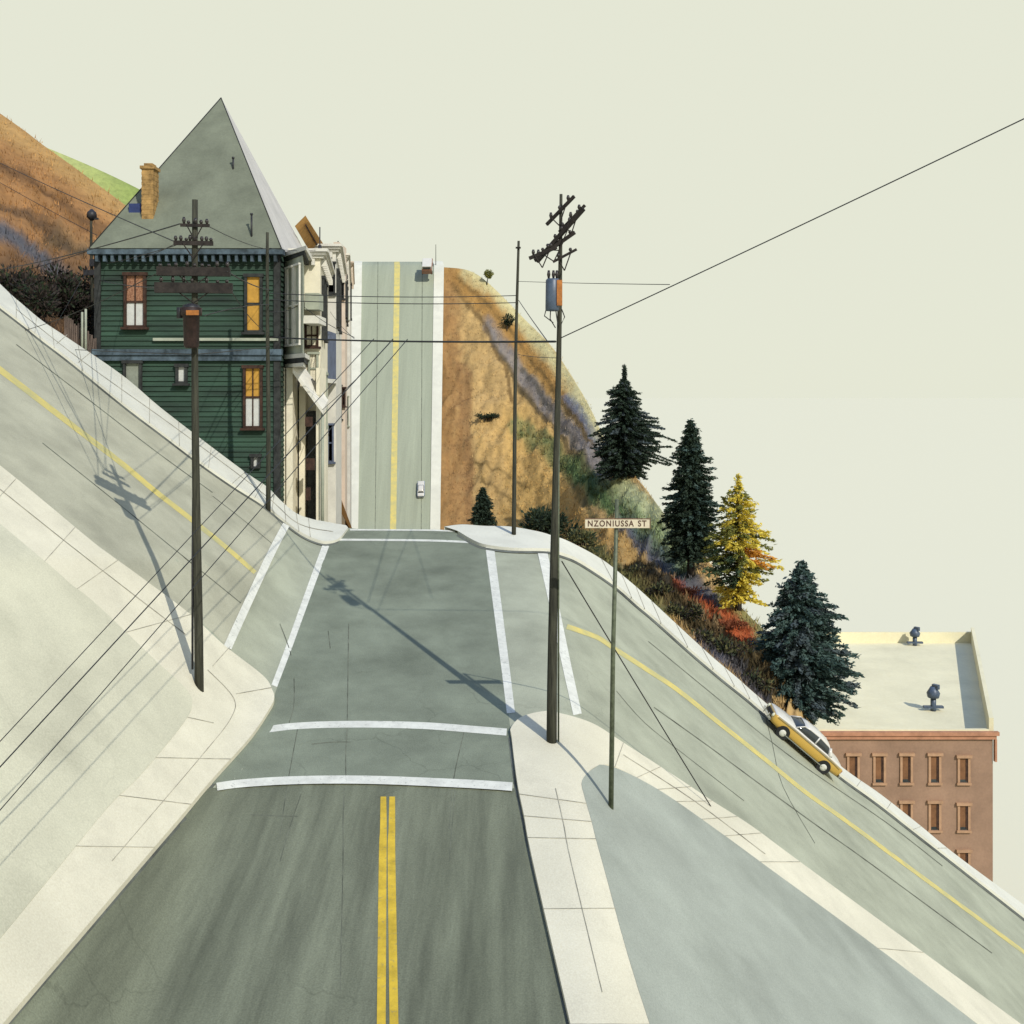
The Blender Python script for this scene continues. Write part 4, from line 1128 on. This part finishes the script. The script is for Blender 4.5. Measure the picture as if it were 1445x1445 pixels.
def bwin(u0, u1, v0, v1):
    X0, X1, Z1, Z0 = hx(u0, BS), hx(u1, BS), hz(v0, BS), hz(v1, BS)
    bm = bmesh.new()
    for xa, xb in ((X0 - .16, X0), (X1, X1 + .16)): box2(bm, xa, xb, BY - .1, BY + .05, Z0, Z1)
    box2(bm, X0 - .26, X1 + .26, BY - .2, BY + .05, Z1 + .002, Z1 + .2); box2(bm, X0 - .22, X1 + .22, BY - .17, BY + .05, Z0 - .16, Z0 - .002)
    o = obj('window', bm, M['sill_tan'], root)
    bm = bmesh.new(); box2(bm, X0 + .002, X1 - .002, BY - .03, BY - .005, Z0 + (Z1 - Z0) * .12, Z1 - .002); obj('blind', bm, M['win_brown'], o)
    bm = bmesh.new(); box2(bm, X0 + .002, X1 - .002, BY - .03, BY - .005, Z0 + .002, Z0 + (Z1 - Z0) * .12 - .002); obj('pane', bm, M['glass'], o)
    bm = bmesh.new(); box2(bm, X0 + (X1 - X0) * .72, X1 - .003, BY - .05, BY - .032, Z0 + .1, Z1 - .003); obj('shutter', bm, M['brown_trim'], o)
for r, v in enumerate((1066, 1133, 1199, 1266)):
    for k, u in enumerate((1198, 1235, 1273, 1313, 1354)):
        if r and u < 1150 + 40 * r * 1.55: continue
        bwin(u, u + 11.5, v + (3 if k == 4 else 0), v + 38)
for (u, v, w_, h_, sc) in ((1317, 1003, .55, 1.25, 1.0), (1291, 911, .6, 1.1, 1.0)):
    d = Vector((0, 0, CZ)); r_ = P(u, v, 20) - d
    p = d + r_ * ((bz - .62 - CZ) / r_.z)
    bm = bmesh.new()
    tube(bm, [p - Vector((0, 0, .1)), p + Vector((0, 0, h_ * .8))], .22, 8)
    box(bm, p + Vector((0, 0, .3)), 1.5, .35, .16)
    tube(bm, [p + Vector((0, 0, h_ * .82)), p + Vector((0, 0, h_ * 1.1)), p + Vector((0, 0, h_ * 1.5))], [.42, .5, .2], 10)
    box(bm, p + Vector((0.15, -.1, h_ * 1.5)), .3, .5, .35, Vector((.8, .6, 0)), Vector((-.6, .8, 0)))
    obj('roof_vent', bm, M['drum'], roofo)

# ------------------------------------------------------------------ utility poles
def insul(bm, p, h=.16): tube(bm, [p, p + Vector((0, 0, h * .5)), p + Vector((0, 0, h))], [.03, .06, .035], 6)
def pole(name, label, base, H, r0, r1, lean=(0, 0), steps=0, cap=True, group=None):
    root = empty(name, base, label, 'utility pole', group)
    bm = bmesh.new()
    pts = [base + Vector((lean[0] * t + .03 * math.sin(5 * t + H), lean[1] * t, H * t - (.8 if t == 0 else 0))) for t in [k / 10 for k in range(11)]]
    tube(bm, pts, [r0 + (r1 - r0) * k / 10 for k in range(11)], 12)
    obj('pole', bm, M['wood'], root, smooth=False)
    return root, pts
def arm(root, c, half, ax, th, mat, pins, name='crossarm', seed=1, tilt=0.0):
    rnd = random.Random(seed)
    ax = Vector(ax).normalized(); ax = (ax + Vector((0, 0, tilt))).normalized()
    ay = ax.cross(Vector((0, 0, 1))).normalized(); az = ax.cross(ay) * -1
    bm = bmesh.new()
    box(bm, c, 2 * half, th * .8, th, ax, ay, az)
    for sg in (-1, 1):
        tube(bm, [c + ax * sg * half * .55 + ay * .06, c - Vector((0, 0, .45)) + ay * .06], .018, 4)
    o = obj(name, bm, mat, root)
    for k in range(pins):
        t = -1 + 2 * (k + .5) / pins + rnd.uniform(-.05, .05)
        bm = bmesh.new(); insul(bm, c + ax * half * t + az * th * .5, rnd.uniform(.08, .2))
        obj('insulator', bm, M['porcelain'], o)
    return o

# left pole
b = G(280, 968, .14); sL = F / b.y
H = (968 - 282) / sL
root, _ = pole('utility_pole', 'utility pole with four crossarms and a dark drum, on the near left pavement', b, H, .14, .085, lean=(-.12, 0))
def on_pole(v): return b + Vector((-.12 * (968 - v) / 686, -.13, (968 - v) / sL))
arm(root, on_pole(319) + Vector((0.05, 0, 0)), 20 / sL, (1, .15, 0), .09, M['wood_red'], 5, seed=2)
arm(root, on_pole(344), 27 / sL, (1, .12, 0), .13, M['wood_red'], 8, seed=3)
arm(root, on_pole(384), 50 / sL, (1, .12, 0), .26, M['wood_red'], 9, seed=4)
arm(root, on_pole(407), 53 / sL, (1, .12, 0), .3, M['wood_red'], 7, seed=5)
p = on_pole(492) + Vector((-.02, -.22, 0)); q = on_pole(436) + Vector((-.02, -.22, 0))
bm = bmesh.new()
tube(bm, [p, p.lerp(q, .06), p.lerp(q, .8), p.lerp(q, .82), q], [.17, .22, .24, .31, .31], 14)
dr = obj('transformer', bm, M['drum_dark'], root)
bm = bmesh.new(); tube(bm, [q + Vector((0, 0, -.08)), q + Vector((0, 0, .08)), q + Vector((0, 0, .14))], [.3, .24, .05], 12); tube(bm, [q + Vector((-.34, 0, .02)), q + Vector((-.34, 0, -.3))], .09, 6)
obj('lid', bm, M['iron'], dr)
bm = bmesh.new(); box(bm, q + Vector((.12, -.28, -.16)), .36, .06, .14); obj('bracket', bm, M['rust'], dr)
bm = bmesh.new(); tube(bm, [b + Vector((-.17, -.02, .5)), b + Vector((-.17, -.02, 3.5)), b + Vector((-.15, -.02, 5.6))], .035, 6); obj('conduit', bm, M['iron'], root)

# right pole
bR = G(779, 1046, .14); sR = F / bR.y
HRt = (1046 - 274) / sR
root, _ = pole('utility_pole', 'tallest utility pole with crooked crossarms and a blue-grey transformer, on the near right corner', bR, HRt, .16, .045, lean=(.25, 0))
def on_r(v): return bR + Vector((.25 * (1046 - v) / 772, -.1, (1046 - v) / sR))
arm(root, on_r(298), .62, (.8, -.6, 0), .09, M['wood_red'], 3, seed=6, tilt=.75)
arm(root, on_r(333), 1.1, (.8, -.6, 0), .12, M['wood_red'], 6, seed=7, tilt=.85)
arm(root, on_r(348) + Vector((-.15, .1, 0)), .75, (.9, -.4, 0), .1, M['wood_red'], 4, seed=8, tilt=.6)
arm(root, on_r(322) + Vector((.35, -.1, .25)), .55, (.9, -.3, 0), .08, M['wood_red'], 3, seed=9, tilt=.95)
arm(root, on_r(362) + Vector((.15, -.1, 0)), .4, (.9, -.2, 0), .07, M['wood_red'], 2, seed=10, tilt=.5)
arm(root, on_r(352) + Vector((-.5, -.05, -.12)), .45, (.9, -.3, 0), .1, M['wood_red'], 3, seed=12, tilt=.35)
p, q = on_r(440) + Vector((-.2, -.2, 0)), on_r(395) + Vector((-.2, -.2, 0))
bm = bmesh.new(); tube(bm, [p, p.lerp(q, .05), p.lerp(q, .95), q], [.18, .21, .21, .17], 14); tr = obj('transformer', bm, M['drum'], root)
bm = bmesh.new()
box(bm, p.lerp(q, .55) + Vector((.2, -.1, 0)), .16, .2, .75); obj('panel', bm, M['rust'], tr)
for dx_ in (-.12, .02, .12):
    bm = bmesh.new(); insul(bm, q + Vector((dx_, 0, 0)), .25); obj('bushing', bm, M['porcelain'], tr)
bm = bmesh.new()
for (x, z_) in ((-.18, -.25), (-.05, -.4), (.1, -.32), (.28, -.3)):
    tube(bm, [p + Vector((x, 0, .05)), p + Vector((x * 1.3, -.05, z_ * .6)), p + Vector((x * .5 + .12, 0, z_ - .1))], .016, 4)
obj('lead_wires', bm, M['cable'], tr)
bm = bmesh.new(); tube(bm, [bR + Vector((.19, -.04, .0)), bR + Vector((.19, -.04, 5)), bR + Vector((.2, -.04, 9.5))], .03, 6); obj('conduit', bm, M['steel'], root)

# middle poles
b1 = G(378, 716, .14); s1 = F / b1.y
pole('utility_pole', 'plain dark pole in front of the green house right corner', b1, (716 - 328) / s1, .12, .07)[0]
b2 = G(724, 754, .14); s2 = F / b2.y
r2, _ = pole('utility_pole', 'plain leaning pole without arms in front of the ochre hill', b2, (754 - 340) / s2, .11, .06, lean=(.26, 0))
bm = bmesh.new(); box(bm, b2 + Vector((.25, -.1, (754 - 350) / s2)), .25, .08, .08); obj('stub', bm, M['wood_red'], r2)
p3, s3 = on_hill(131, 478, LG); s3 = F / p3.y
r3, _ = pole('utility_pole', 'short pole with a knobbed lamp head behind the scrub at the left', p3, (478 - 312) / s3, .10, .07)
t3 = p3 + Vector((0, 0, (478 - 312) / s3))
bm = bmesh.new(); tube(bm, [t3, t3 + Vector((0, 0, .2)), t3 + Vector((0, 0, .45)), t3 + Vector((0, 0, .65))], [.1, .3, .26, .05], 8); box(bm, t3 + Vector((.12, 0, .1)), .5, .12, .1)
obj('lamp_head', bm, M['iron'], r3)
bm = bmesh.new(); box(bm, p3 + Vector((0, -.1, (478 - 386) / s3)), .8, .2, .3); box(bm, p3 + Vector((.1, -.12, (478 - 372) / s3)), .3, .2, .4); obj('bracket', bm, M['iron'], r3)
# pole at the top of the far street
pt = P(615, 381, 8.0)
bm = bmesh.new(); tube(bm, [pt - Vector((0, 0, 1)), pt + Vector((0, 0, 36 / 8.0))], [.08, .05], 6)
rt = empty('utility_pole', pt, 'thin far pole on the skyline at the top of the steep street', 'utility pole'); obj('pole', bm, M['wood'], rt)

# ------------------------------------------------------------------ cables
def cable(a, b_, sag, r, label, name='power_cable', n=24, group=None):
    pts = [a.lerp(b_, k / n) - Vector((0, 0, sag * 4 * (k / n) * (1 - k / n))) for k in range(n + 1)]
    bm = bmesh.new(); tube(bm, pts, r if not isinstance(r, tuple) else [r[0] + (r[1] - r[0]) * (k / n) ** .6 for k in range(n + 1)], 5)
    return tag(obj(name, bm, M['cable']), label, 'cable', group)
aL, aR = P(381, 476, s1), P(784, 482, sR)
span = cable(aL, aR, .08, .035, 'thick level span wire across the far street between two poles')
def on_span(u):
    for k in range(400):
        p = aL.lerp(aR, k / 400)
        if UC + p.x / p.y * F >= u: return p
cable(P(381, 414, s1), P(730, 417, s2), .12, .02, 'upper of two thin level wires crossing the far street')
cable(P(381, 423, s1), P(730, 427, s2), .12, .022, 'lower of two thin level wires crossing the far street')
cable(P(731, 397, s2), P(945, 401.5, 47.6), .02, .012, 'hair-thin level wire running right from the plain pole to the heavy cable')
cable(P(787, 479, sR), P(2700, -446, 76.6), .12, .017, 'heavy cable rising to the upper right across the open sky')
cable(P(732, 424, s2), P(772, 481, 46), .02, .018, 'short slanting wire between the plain pole and the span wire')
cable(on_span(527), P(-330, 1400, 112), .02, (.018, .008), 'thin long cable slanting over the left pavement, uppermost of the three')
cable(on_span(554), P(-330, 1440, 112), .02, (.024, .011), 'thick long cable slanting over the left pavement, middle of the three')
cable(on_span(574), P(-330, 1523, 118), .02, (.018, .008), 'thin long cable slanting over the left pavement, lowest of the three')
cable(P(-60, 388, 24), on_pole(317) + Vector((-.4, 0, 0)), .25, .022, 'drooping wire from the left edge to the top arm of the left pole')
cable(P(-60, 200, 22), on_pole(343) + Vector((-.5, 0, 0)), .1, .018, 'wire crossing the orange hill and roof to the second arm of the left pole')
cable(P(-60, 222, 20), P(137, 332, 27.2), .1, .018, 'lower wire crossing the orange hill to the house eave')
cable(P(-60, 404, 24), P(131, 352, s3), .15, .02, 'short wire from the left edge to the small lamp pole')
cable(on_pole(384) + Vector((1, 0, 0)), P(381, 409, s1), .1, .022, 'wire from the third arm of the left pole to the pole by the house corner')
cable(on_pole(345) + Vector((-.4, 0, 0)), P(150, 372, 27.5), .05, .014, 'thin service wire from the left pole to the house eave')
cable(on_pole(446) + Vector((.3, 0, 0)), P(381, 430, s1), -.1, .018, 'wire from the drum of the left pole past the amber window')
cable(P(381, 440, s1), P(429, 425, 27.0), .2, .02, 'short drooping wire between the corner pole and the bay window')
# the finer web of service wires about the house and the row houses
for (a_, b_, sg_, r_, lab) in (
        (on_pole(345) + Vector((-.55, 0, 0)), P(190, 368, 27.6), .05, .012, 'fine wire from the second arm of the left pole down to the green house cornice'),
        (on_pole(319) + Vector((.4, 0, 0)), P(381, 352, s1), .12, .014, 'fine wire from the top arm of the left pole to the corner pole top'),
        (on_pole(384) + Vector((-1, 0, 0)), P(20, 470, 30), .2, .014, 'fine wire from the left pole third arm to the photo edge above the scrub'),
        (on_pole(407) + Vector((-1.05, 0, 0)), P(131, 392, s3), .1, .016, 'fine wire from the lowest arm of the left pole to the lamp pole bracket'),
        (on_pole(407) + Vector((1.05, 0, 0)), P(381, 470, s1), .25, .014, 'fine sagging wire from the left pole lowest arm to the span wire end'),
        (on_pole(500) + Vector((.1, 0, 0)), P(381, 489, s1), .02, .016, 'fine level wire below the drum of the left pole, along the blue trim'),
        (on_pole(500) + Vector((-.1, 0, 0)), P(100, 493, 29), .02, .016, 'fine level wire from the left pole to the fence along the blue trim'),
        (P(381, 350, s1), P(452, 352, 25.8), .1, .014, 'fine wire from the corner pole top to the cream row house cornice'),
        (P(381, 455, s1), P(478, 470, 21), .3, .014, 'fine sagging wire from the corner pole to the narrow white row house'),
        (P(429, 433, 26.8), P(500, 476, 33.6), .12, .014, 'fine wire from the bay window up to the span wire'),
        (P(455, 578, 27.3), P(511, 527, 33), .03, .014, 'fine wire from the awning post to the slanting cables'),
        (P(500, 478, 33.6), P(466, 440, 22), .1, .012, 'fine wire from the span wire back to the white row house front'),
        (P(57, 495, 29.8), P(131, 366, s3), .06, .012, 'fine steep wire from the bank pavement to the lamp pole top'),
        (P(731, 500, s2), P(786, 505, sR), .04, .012, 'fine short wire between the plain pole and the tallest pole, under the span')):
    cable(a_, b_, sg_, r_, lab)
# guy wire of the right pole
gp = G(1003, 1138, .14)
gw = cable(P(788, 792, sR) + Vector((.1, 0, 0)), gp, .03, .02, 'taut guy wire from the tallest pole down to the right pavement', 'guy_wire')
gb = cable(P(381, 620, s1), G(345, 668, .14), .0, .016, 'short guy wire stay beside the pole at the house corner', 'guy_wire')

# ------------------------------------------------------------------ street sign
bS = G(862, 1139, .15); sS = F / bS.y
root = empty('street_sign', bS, 'tall thin post with a cream street name blade on the right lot', 'street sign')
Ht = (1139 - 705) / sS
bm = bmesh.new(); tube(bm, [bS - Vector((0, 0, .3)), bS + Vector((.06, 0, Ht * .5)), bS + Vector((.17, 0, Ht))], [.075, .065, .055], 10); obj('post', bm, M['steel'], root)
c = bS + Vector((.17, -.1, (1139 - 738.5) / sS))
wd, hh = 91 / sS, 12.5 / sS
M['blade'] = pm("cream_sign_enamel", A(216, 206, 182), rough=.5, var=.06, scale=5, bump=.03)
M['blade_rim'] = pm("brown_sign_rim", A(120, 92, 72), rough=.6, var=.1, scale=5, bump=.03)
M['letter'] = pm("dark_sign_letters", A(84, 56, 44), rough=.6, var=.1, bump=0)
bm = bmesh.new(); box(bm, c, wd, .03, hh); bmesh.ops.bevel(bm, geom=bm.edges[:], offset=.008, segments=2, affect='EDGES')
blade = obj('name_blade', bm, M['blade'], root)
bm = bmesh.new()
box(bm, c + Vector((0, .01, hh / 2 + .012)), wd, .05, .02); box(bm, c + Vector((wd / 2 + .012, .01, 0)), .02, .05, hh + .04)
obj('blade_rim', bm, M['blade_rim'], blade)
def words(txt, cx, width, high):
    fc = bpy.data.curves.new("lettering", 'FONT'); fc.body = txt; fc.size = high; fc.align_x = 'CENTER'; fc.align_y = 'CENTER'; fc.extrude = .003; fc.space_character = 1.22; fc.offset = .004
    fo = bpy.data.objects.new("lettering_tmp", fc); COL.objects.link(fo)
    bpy.context.view_layer.update()
    me = bpy.data.meshes.new_from_object(fo.evaluated_get(bpy.context.evaluated_depsgraph_get()))
    bpy.data.objects.remove(fo)
    xs = [v.co.x for v in me.vertices]; k = width / (max(xs) - min(xs)); mxx = (max(xs) + min(xs)) / 2
    for v in me.vertices: v.co.x = (v.co.x - mxx) * k
    me.materials.clear(); me.materials.append(M['letter'])
    lo = bpy.data.objects.new('lettering', me); COL.objects.link(lo); lo.parent = blade
    lo.location = c - bS + Vector((cx, -.02, 0)); lo.rotation_euler = (math.radians(90), 0, 0)
words("NZONIUSSA", -wd * .10, wd * .71, hh * .95)
words("ST", wd * .385, wd * .13, hh * .95)

# ------------------------------------------------------------------ cars
def carpaint(name, col, rough=.28):
    m, nt, N, L, bs = nodes_of(name)
    n = N.new("ShaderNodeTexNoise"); n.inputs["Scale"].default_value = 3; n.inputs["Detail"].default_value = 6
    r = N.new("ShaderNodeValToRGB"); r.color_ramp.elements[0].color = (*[c * .86 for c in col], 1); r.color_ramp.elements[1].color = (*col, 1)
    L.new(n.outputs["Fac"], r.inputs[0]); L.new(r.outputs[0], bs.inputs["Base Color"])
    bs.inputs["Roughness"].default_value = rough; bs.inputs["Coat Weight"].default_value = .4
    return m
M['car_y'] = carpaint("ochre_yellow_car_paint", A(206, 168, 74))
M['car_w'] = carpaint("ivory_car_paint", A(222, 220, 212))
M['car_b'] = carpaint("pale_blue_car_paint", A(150, 182, 214))
M['car_r'] = carpaint("brown_van_paint", A(150, 106, 86))
M['chrome'] = pm("chrome_trim", (0.6, 0.6, 0.58), rough=.2, var=.05, metal=1.0, bump=0)
M['tyre'] = pm("tyre_rubber", (0.018, 0.018, 0.018), rough=.9, var=.1, bump=.05)
M['hub'] = pm("white_hubcap", A(216, 216, 206), rough=.35, var=.05, bump=0)
M['lamp'] = pm("headlamp_glass", A(230, 228, 200), rough=.15, var=.03, bump=0)

def loft_body(sections, mi=None):
    """closed skin through cross-sections [(x, [(y, z), ...])], mirrored in y"""
    bm = bmesh.new(); rings = []
    for x, pr in sections:
        full = pr + [(-y, z) for y, z in reversed(pr)]
        rings.append([bm.verts.new(Vector((x, y, z))) for y, z in full])
    n = len(rings[0])
    for a, b in zip(rings, rings[1:]):
        for k in range(n):
            f = bm.faces.new([a[k], a[(k + 1) % n], b[(k + 1) % n], b[k]]); f.smooth = True
    bm.faces.new(rings[0]); bm.faces.new(rings[-1][::-1])
    return bm

def sedan(name, label, lower, upper, cat='car'):
    """1950s two-tone sedan, front towards +x, wheels resting on z = 0"""
    root = bpy.data.objects.new(name, None); COL.objects.link(root); OFF[root.name] = Vector((0, 0, 0))
    tag(root, label, cat)
    def low(x, w, z0, z1, r=.10):
        return (x, [(w * .55, z0), (w - .04, z0 + .06), (w, z0 + .25), (w - .02, z1 - .06), (w - .05, z1)])
    sec = [low(-2.6, .80, .42, .86), low(-2.5, .90, .34, .92), low(-1.9, .95, .30, .95), low(-.8, .97, .26, .95), low(.6, .97, .26, .95),
           low(1.7, .95, .28, .94), low(2.35, .93, .34, .93), low(2.55, .88, .40, .88)]
    body = obj('body', loft_body(sec), lower, root, local=True)
    up = lambda x, w, z0, z1: (x, [(w, z0), (w - .02, z0 + (z1 - z0) * .45), (w * .82, z1 - .02), (w * .4, z1)])
    sec = [up(-2.58, .78, .862, .93), up(-2.4, .86, .91, 1.03), up(-1.7, .90, .953, 1.08), up(-.8, .92, .953, 1.09), up(.7, .92, .953, 1.09), up(1.6, .90, .945, 1.08), up(2.3, .87, .932, 1.02), up(2.5, .80, .89, .95)]
    obj('bonnet_and_deck', loft_body(sec), upper, root, local=True)
    # cabin: pillars and roof shell, glass inside
    cb = lambda x, wb, zt, wt: (x, [(wb, 1.06), (wt + (wb - wt) * .5, 1.06 + (zt - 1.06) * .6), (wt, zt - .03), (wt * .5, zt)])
    gsec = [cb(-1.62, .78, 1.09, .76), cb(-1.15, .82, 1.46, .64), cb(-.4, .83, 1.54, .66), cb(.35, .83, 1.52, .65), cb(.78, .80, 1.40, .62), cb(1.12, .77, 1.09, .75)]
    obj('glazing', loft_body(gsec), M['glass'], root, local=True, smooth=True)
    bm = bmesh.new()
    rsec = [(-1.32, .72, 1.34), (-1.12, .68, 1.49), (-.4, .69, 1.57), (.35, .68, 1.55), (.7, .66, 1.47)]
    rr = [[bm.verts.new(Vector((x, y, z + dz))) for y, dz in ((-w, -.07), (-w * .9, -.01), (-w * .45, .02), (w * .45, .02), (w * .9, -.01), (w, -.07))] for x, w, z in rsec]
    for a, b in zip(rr, rr[1:]):
        for k in range(5): bm.faces.new([a[k], a[k + 1], b[k + 1], b[k]])
    r_ = bmesh.ops.extrude_face_region(bm, geom=bm.faces[:])
    bmesh.ops.translate(bm, verts=[g for g in r_['geom'] if isinstance(g, bmesh.types.BMVert)], vec=(0, 0, -.045))
    ro = obj('roof', bm, upper, root, local=True, smooth=True)
    for sg in (-1, 1):
        for pts, r_ in (([(1.14, .79, 1.06), (.68, .665, 1.45)], .035), ([(-.3, .84, 1.06), (-.35, .69, 1.53)], .05), ([(-1.5, .80, 1.06), (-1.42, .79, 1.1), (-1.22, .70, 1.42)], [.12, .13, .09])):
            bm = bmesh.new(); tube(bm, [Vector((x, sg * y, z)) for x, y, z in pts], r_, 6); obj('pillar', bm, upper, ro, local=True)
    bm = bmesh.new()
    for sg in (-1, 1):
        box(bm, (0, sg * .978, .93), 4.7, .03, .035); box(bm, (-.1, sg * .985, .34), 3.3, .03, .05)
    obj('side_trim', bm, M['chrome'], body, local=True)
    for x, nm in ((2.62, 'bumper'), (-2.66, 'bumper')):
        bm = bmesh.new(); box(bm, (x, 0, .48), .1, 1.78, .16); bmesh.ops.bevel(bm, geom=bm.edges[:], offset=.03, segments=2, affect='EDGES')
        for sg in (-1, 1): box(bm, (x + (.03 if x > 0 else -.03), sg * .45, .52), .1, .1, .28)
        obj(nm, bm, M['chrome'], root, local=True)
    bm = bmesh.new(); box(bm, (2.575, 0, .70), .05, 1.0, .2)
    for k in range(5): box(bm, (2.605, 0, .63 + k * .036), .02, .98, .012)
    obj('grille', bm, M['iron'], root, local=True)
    for sg in (-1, 1):
        bm = bmesh.new(); tube(bm, [Vector((2.5, sg * .68, .76)), Vector((2.6, sg * .68, .76)), Vector((2.63, sg * .68, .76))], [.13, .12, .06], 12)
        obj('headlight', bm, M['lamp'], root, local=True)
        bm = bmesh.new(); box(bm, (-2.6, sg * .68, .76), .06, .16, .2); obj('tail_light', bm, pm("tail_lens", (.35, .03, .02), rough=.3, bump=0), root, local=True)
        for x in (1.55, -1.55):
            bm = bmesh.new()
            tube(bm, [Vector((x, sg * .74, .34)), Vector((x, sg * .78, .34)), Vector((x, sg * .93, .34)), Vector((x, sg * .965, .34))], [.28, .34, .34, .27], 20)
            w_ = obj('wheel', bm, M['tyre'], root, local=True)
            bm = bmesh.new(); tube(bm, [Vector((x, sg * .95, .34)), Vector((x, sg * .985, .34)), Vector((x, sg * 1.005, .34))], [.22, .2, .06], 16)
            obj('hubcap', bm, M['hub'], w_, local=True)
            bm = bmesh.new(); tube(bm, [Vector((x, sg * .90, .36)), Vector((x, sg * .979, .36))], .41, 20); obj('wheel_arch', bm, M['tyre'], body, local=True)
    return root

def place(o, p, fwd, up, k=1.0):
    x = fwd.normalized(); y = up.cross(x).normalized(); z = x.cross(y)
    m_ = Matrix((x, y, z)).transposed().to_4x4()
    o.matrix_world = Matrix.Translation(p) @ m_ @ Matrix.Scale(k, 4)

car = sedan('parked_car', 'two-tone yellow and ivory 1950s sedan parked nose uphill on the falling street', M['car_y'], M['car_w'])
f, r = G(1101, 1042), G(1153, 1086)
nrm_ = gnormal(1135, 1070)
fw = f - r
mid_side = (f + r) / 2
sc = fw.length / 3.1
yv = nrm_.cross(fw.normalized()).normalized()
# near side wheels touch at f and r: shift to the centre line
side = yv if yv.y > 0 else -yv
sc *= 1.1
place(car, mid_side + side * .9 * sc, fw, nrm_, sc)
print("car scale", sc)
car2 = sedan('parked_car', 'small pale blue car driving up the right lane of the steep far street', M["car_b"], M["car_w"])
ul, ur, v_, s_ = far_uv((748 - 697) / 376)
p = P(594, 697, s_)
a_, b__ = P(594, 697, s_), P(594.8, 660, far_uv((748 - 660) / 376)[3])
upv = Vector((0, -(b__.z - a_.z), (b__.y - a_.y))).normalized()
place(car2, P(594, 704, far_uv((748 - 704) / 376)[3]) + (b__ - a_).normalized() * 1.5 + upv * .03, b__ - a_, upv, .54)

# brown van at the very top of the far street
pv = P(603, 386, 8.15)
root = empty('parked_van', pv, 'tiny brown boxy van at the top of the steep far street under the skyline pole', 'van')
upd = (far_row(505, 607, 372, 8.0)[0] - far_row(505, 607, 480, 8.6)[0]); upd.x = 0; upd.normalize()
nv = Vector((0, -upd.z, upd.y))
def vb(name, cx, sx, h0, h1, l0, l1, mat, par=root):
    bm = bmesh.new(); box(bm, pv + Vector((cx, 0, 0)) + upd * ((l0 + l1) / 2) + nv * ((h0 + h1) / 2), sx, l1 - l0, h1 - h0, Vector((1, 0, 0)), upd, nv)
    bmesh.ops.bevel(bm, geom=bm.edges[:], offset=.06, segments=2, affect='EDGES'); return obj(name, bm, mat, par)
bd = vb('body', 0, 1.75, .35, 1.3, -.6, 2.6, M['car_r']); vb('roof', 0, 1.6, 1.303, 1.9, -.4, 1.9, M['car_w']); vb('window', 0, 1.3, 1.4, 1.75, -.5, -.35, M['glass'])
for sx in (-.8, .8):
    for l in (-.1, 2.0):
        bm = bmesh.new(); q = pv + upd * l + nv * .3; tube(bm, [q + Vector((sx - .12, 0, 0)), q + Vector((sx + .12, 0, 0))], .32, 12); obj('wheel', bm, M['tyre'], root)

# ------------------------------------------------------------------ fence by the scrub
fr0 = empty('board_fence', on_hill(108, 488, LG)[0], 'weathered board fence between the scrub bank and the green house', 'fence')
M['board'] = pm("weathered_boards", A(112, 98, 90), var=.3, scale=3, stretch=(5, 5, .4), bump=.3)
bm = bmesh.new(); rnd = random.Random(3)
pts = []
for k in range(17):
    u = 92 + k * 2.7
    v = 475 + (u - 93) * .79
    s = S(u, v) * .95
    p = P(u, v, s); w = 1.9 / s
    box(bm, p + Vector((0, 0, .45)), w, .05, 1.25 + rnd.uniform(-.15, .3))
    pts.append(p)
obj('boards', bm, M['board'], fr0)
bm = bmesh.new(); tube(bm, [pts[0] + Vector((0, .06, .5)), pts[-1] + Vector((0, .06, .5))], .05, 4); obj('rail', bm, M['wood_red'], fr0)
for (u, h_) in ((116, 1.9), (121, 2.2)):
    v = 475 + (u - 93) * .79; p = P(u, v, S(u, v) * .96)
    bm = bmesh.new(); tube(bm, [p - Vector((0, 0, .4)), p + Vector((0, 0, h_))], .06, 6); obj('fence_post', bm, M['sage'], fr0)
print("objects", len(bpy.data.objects))
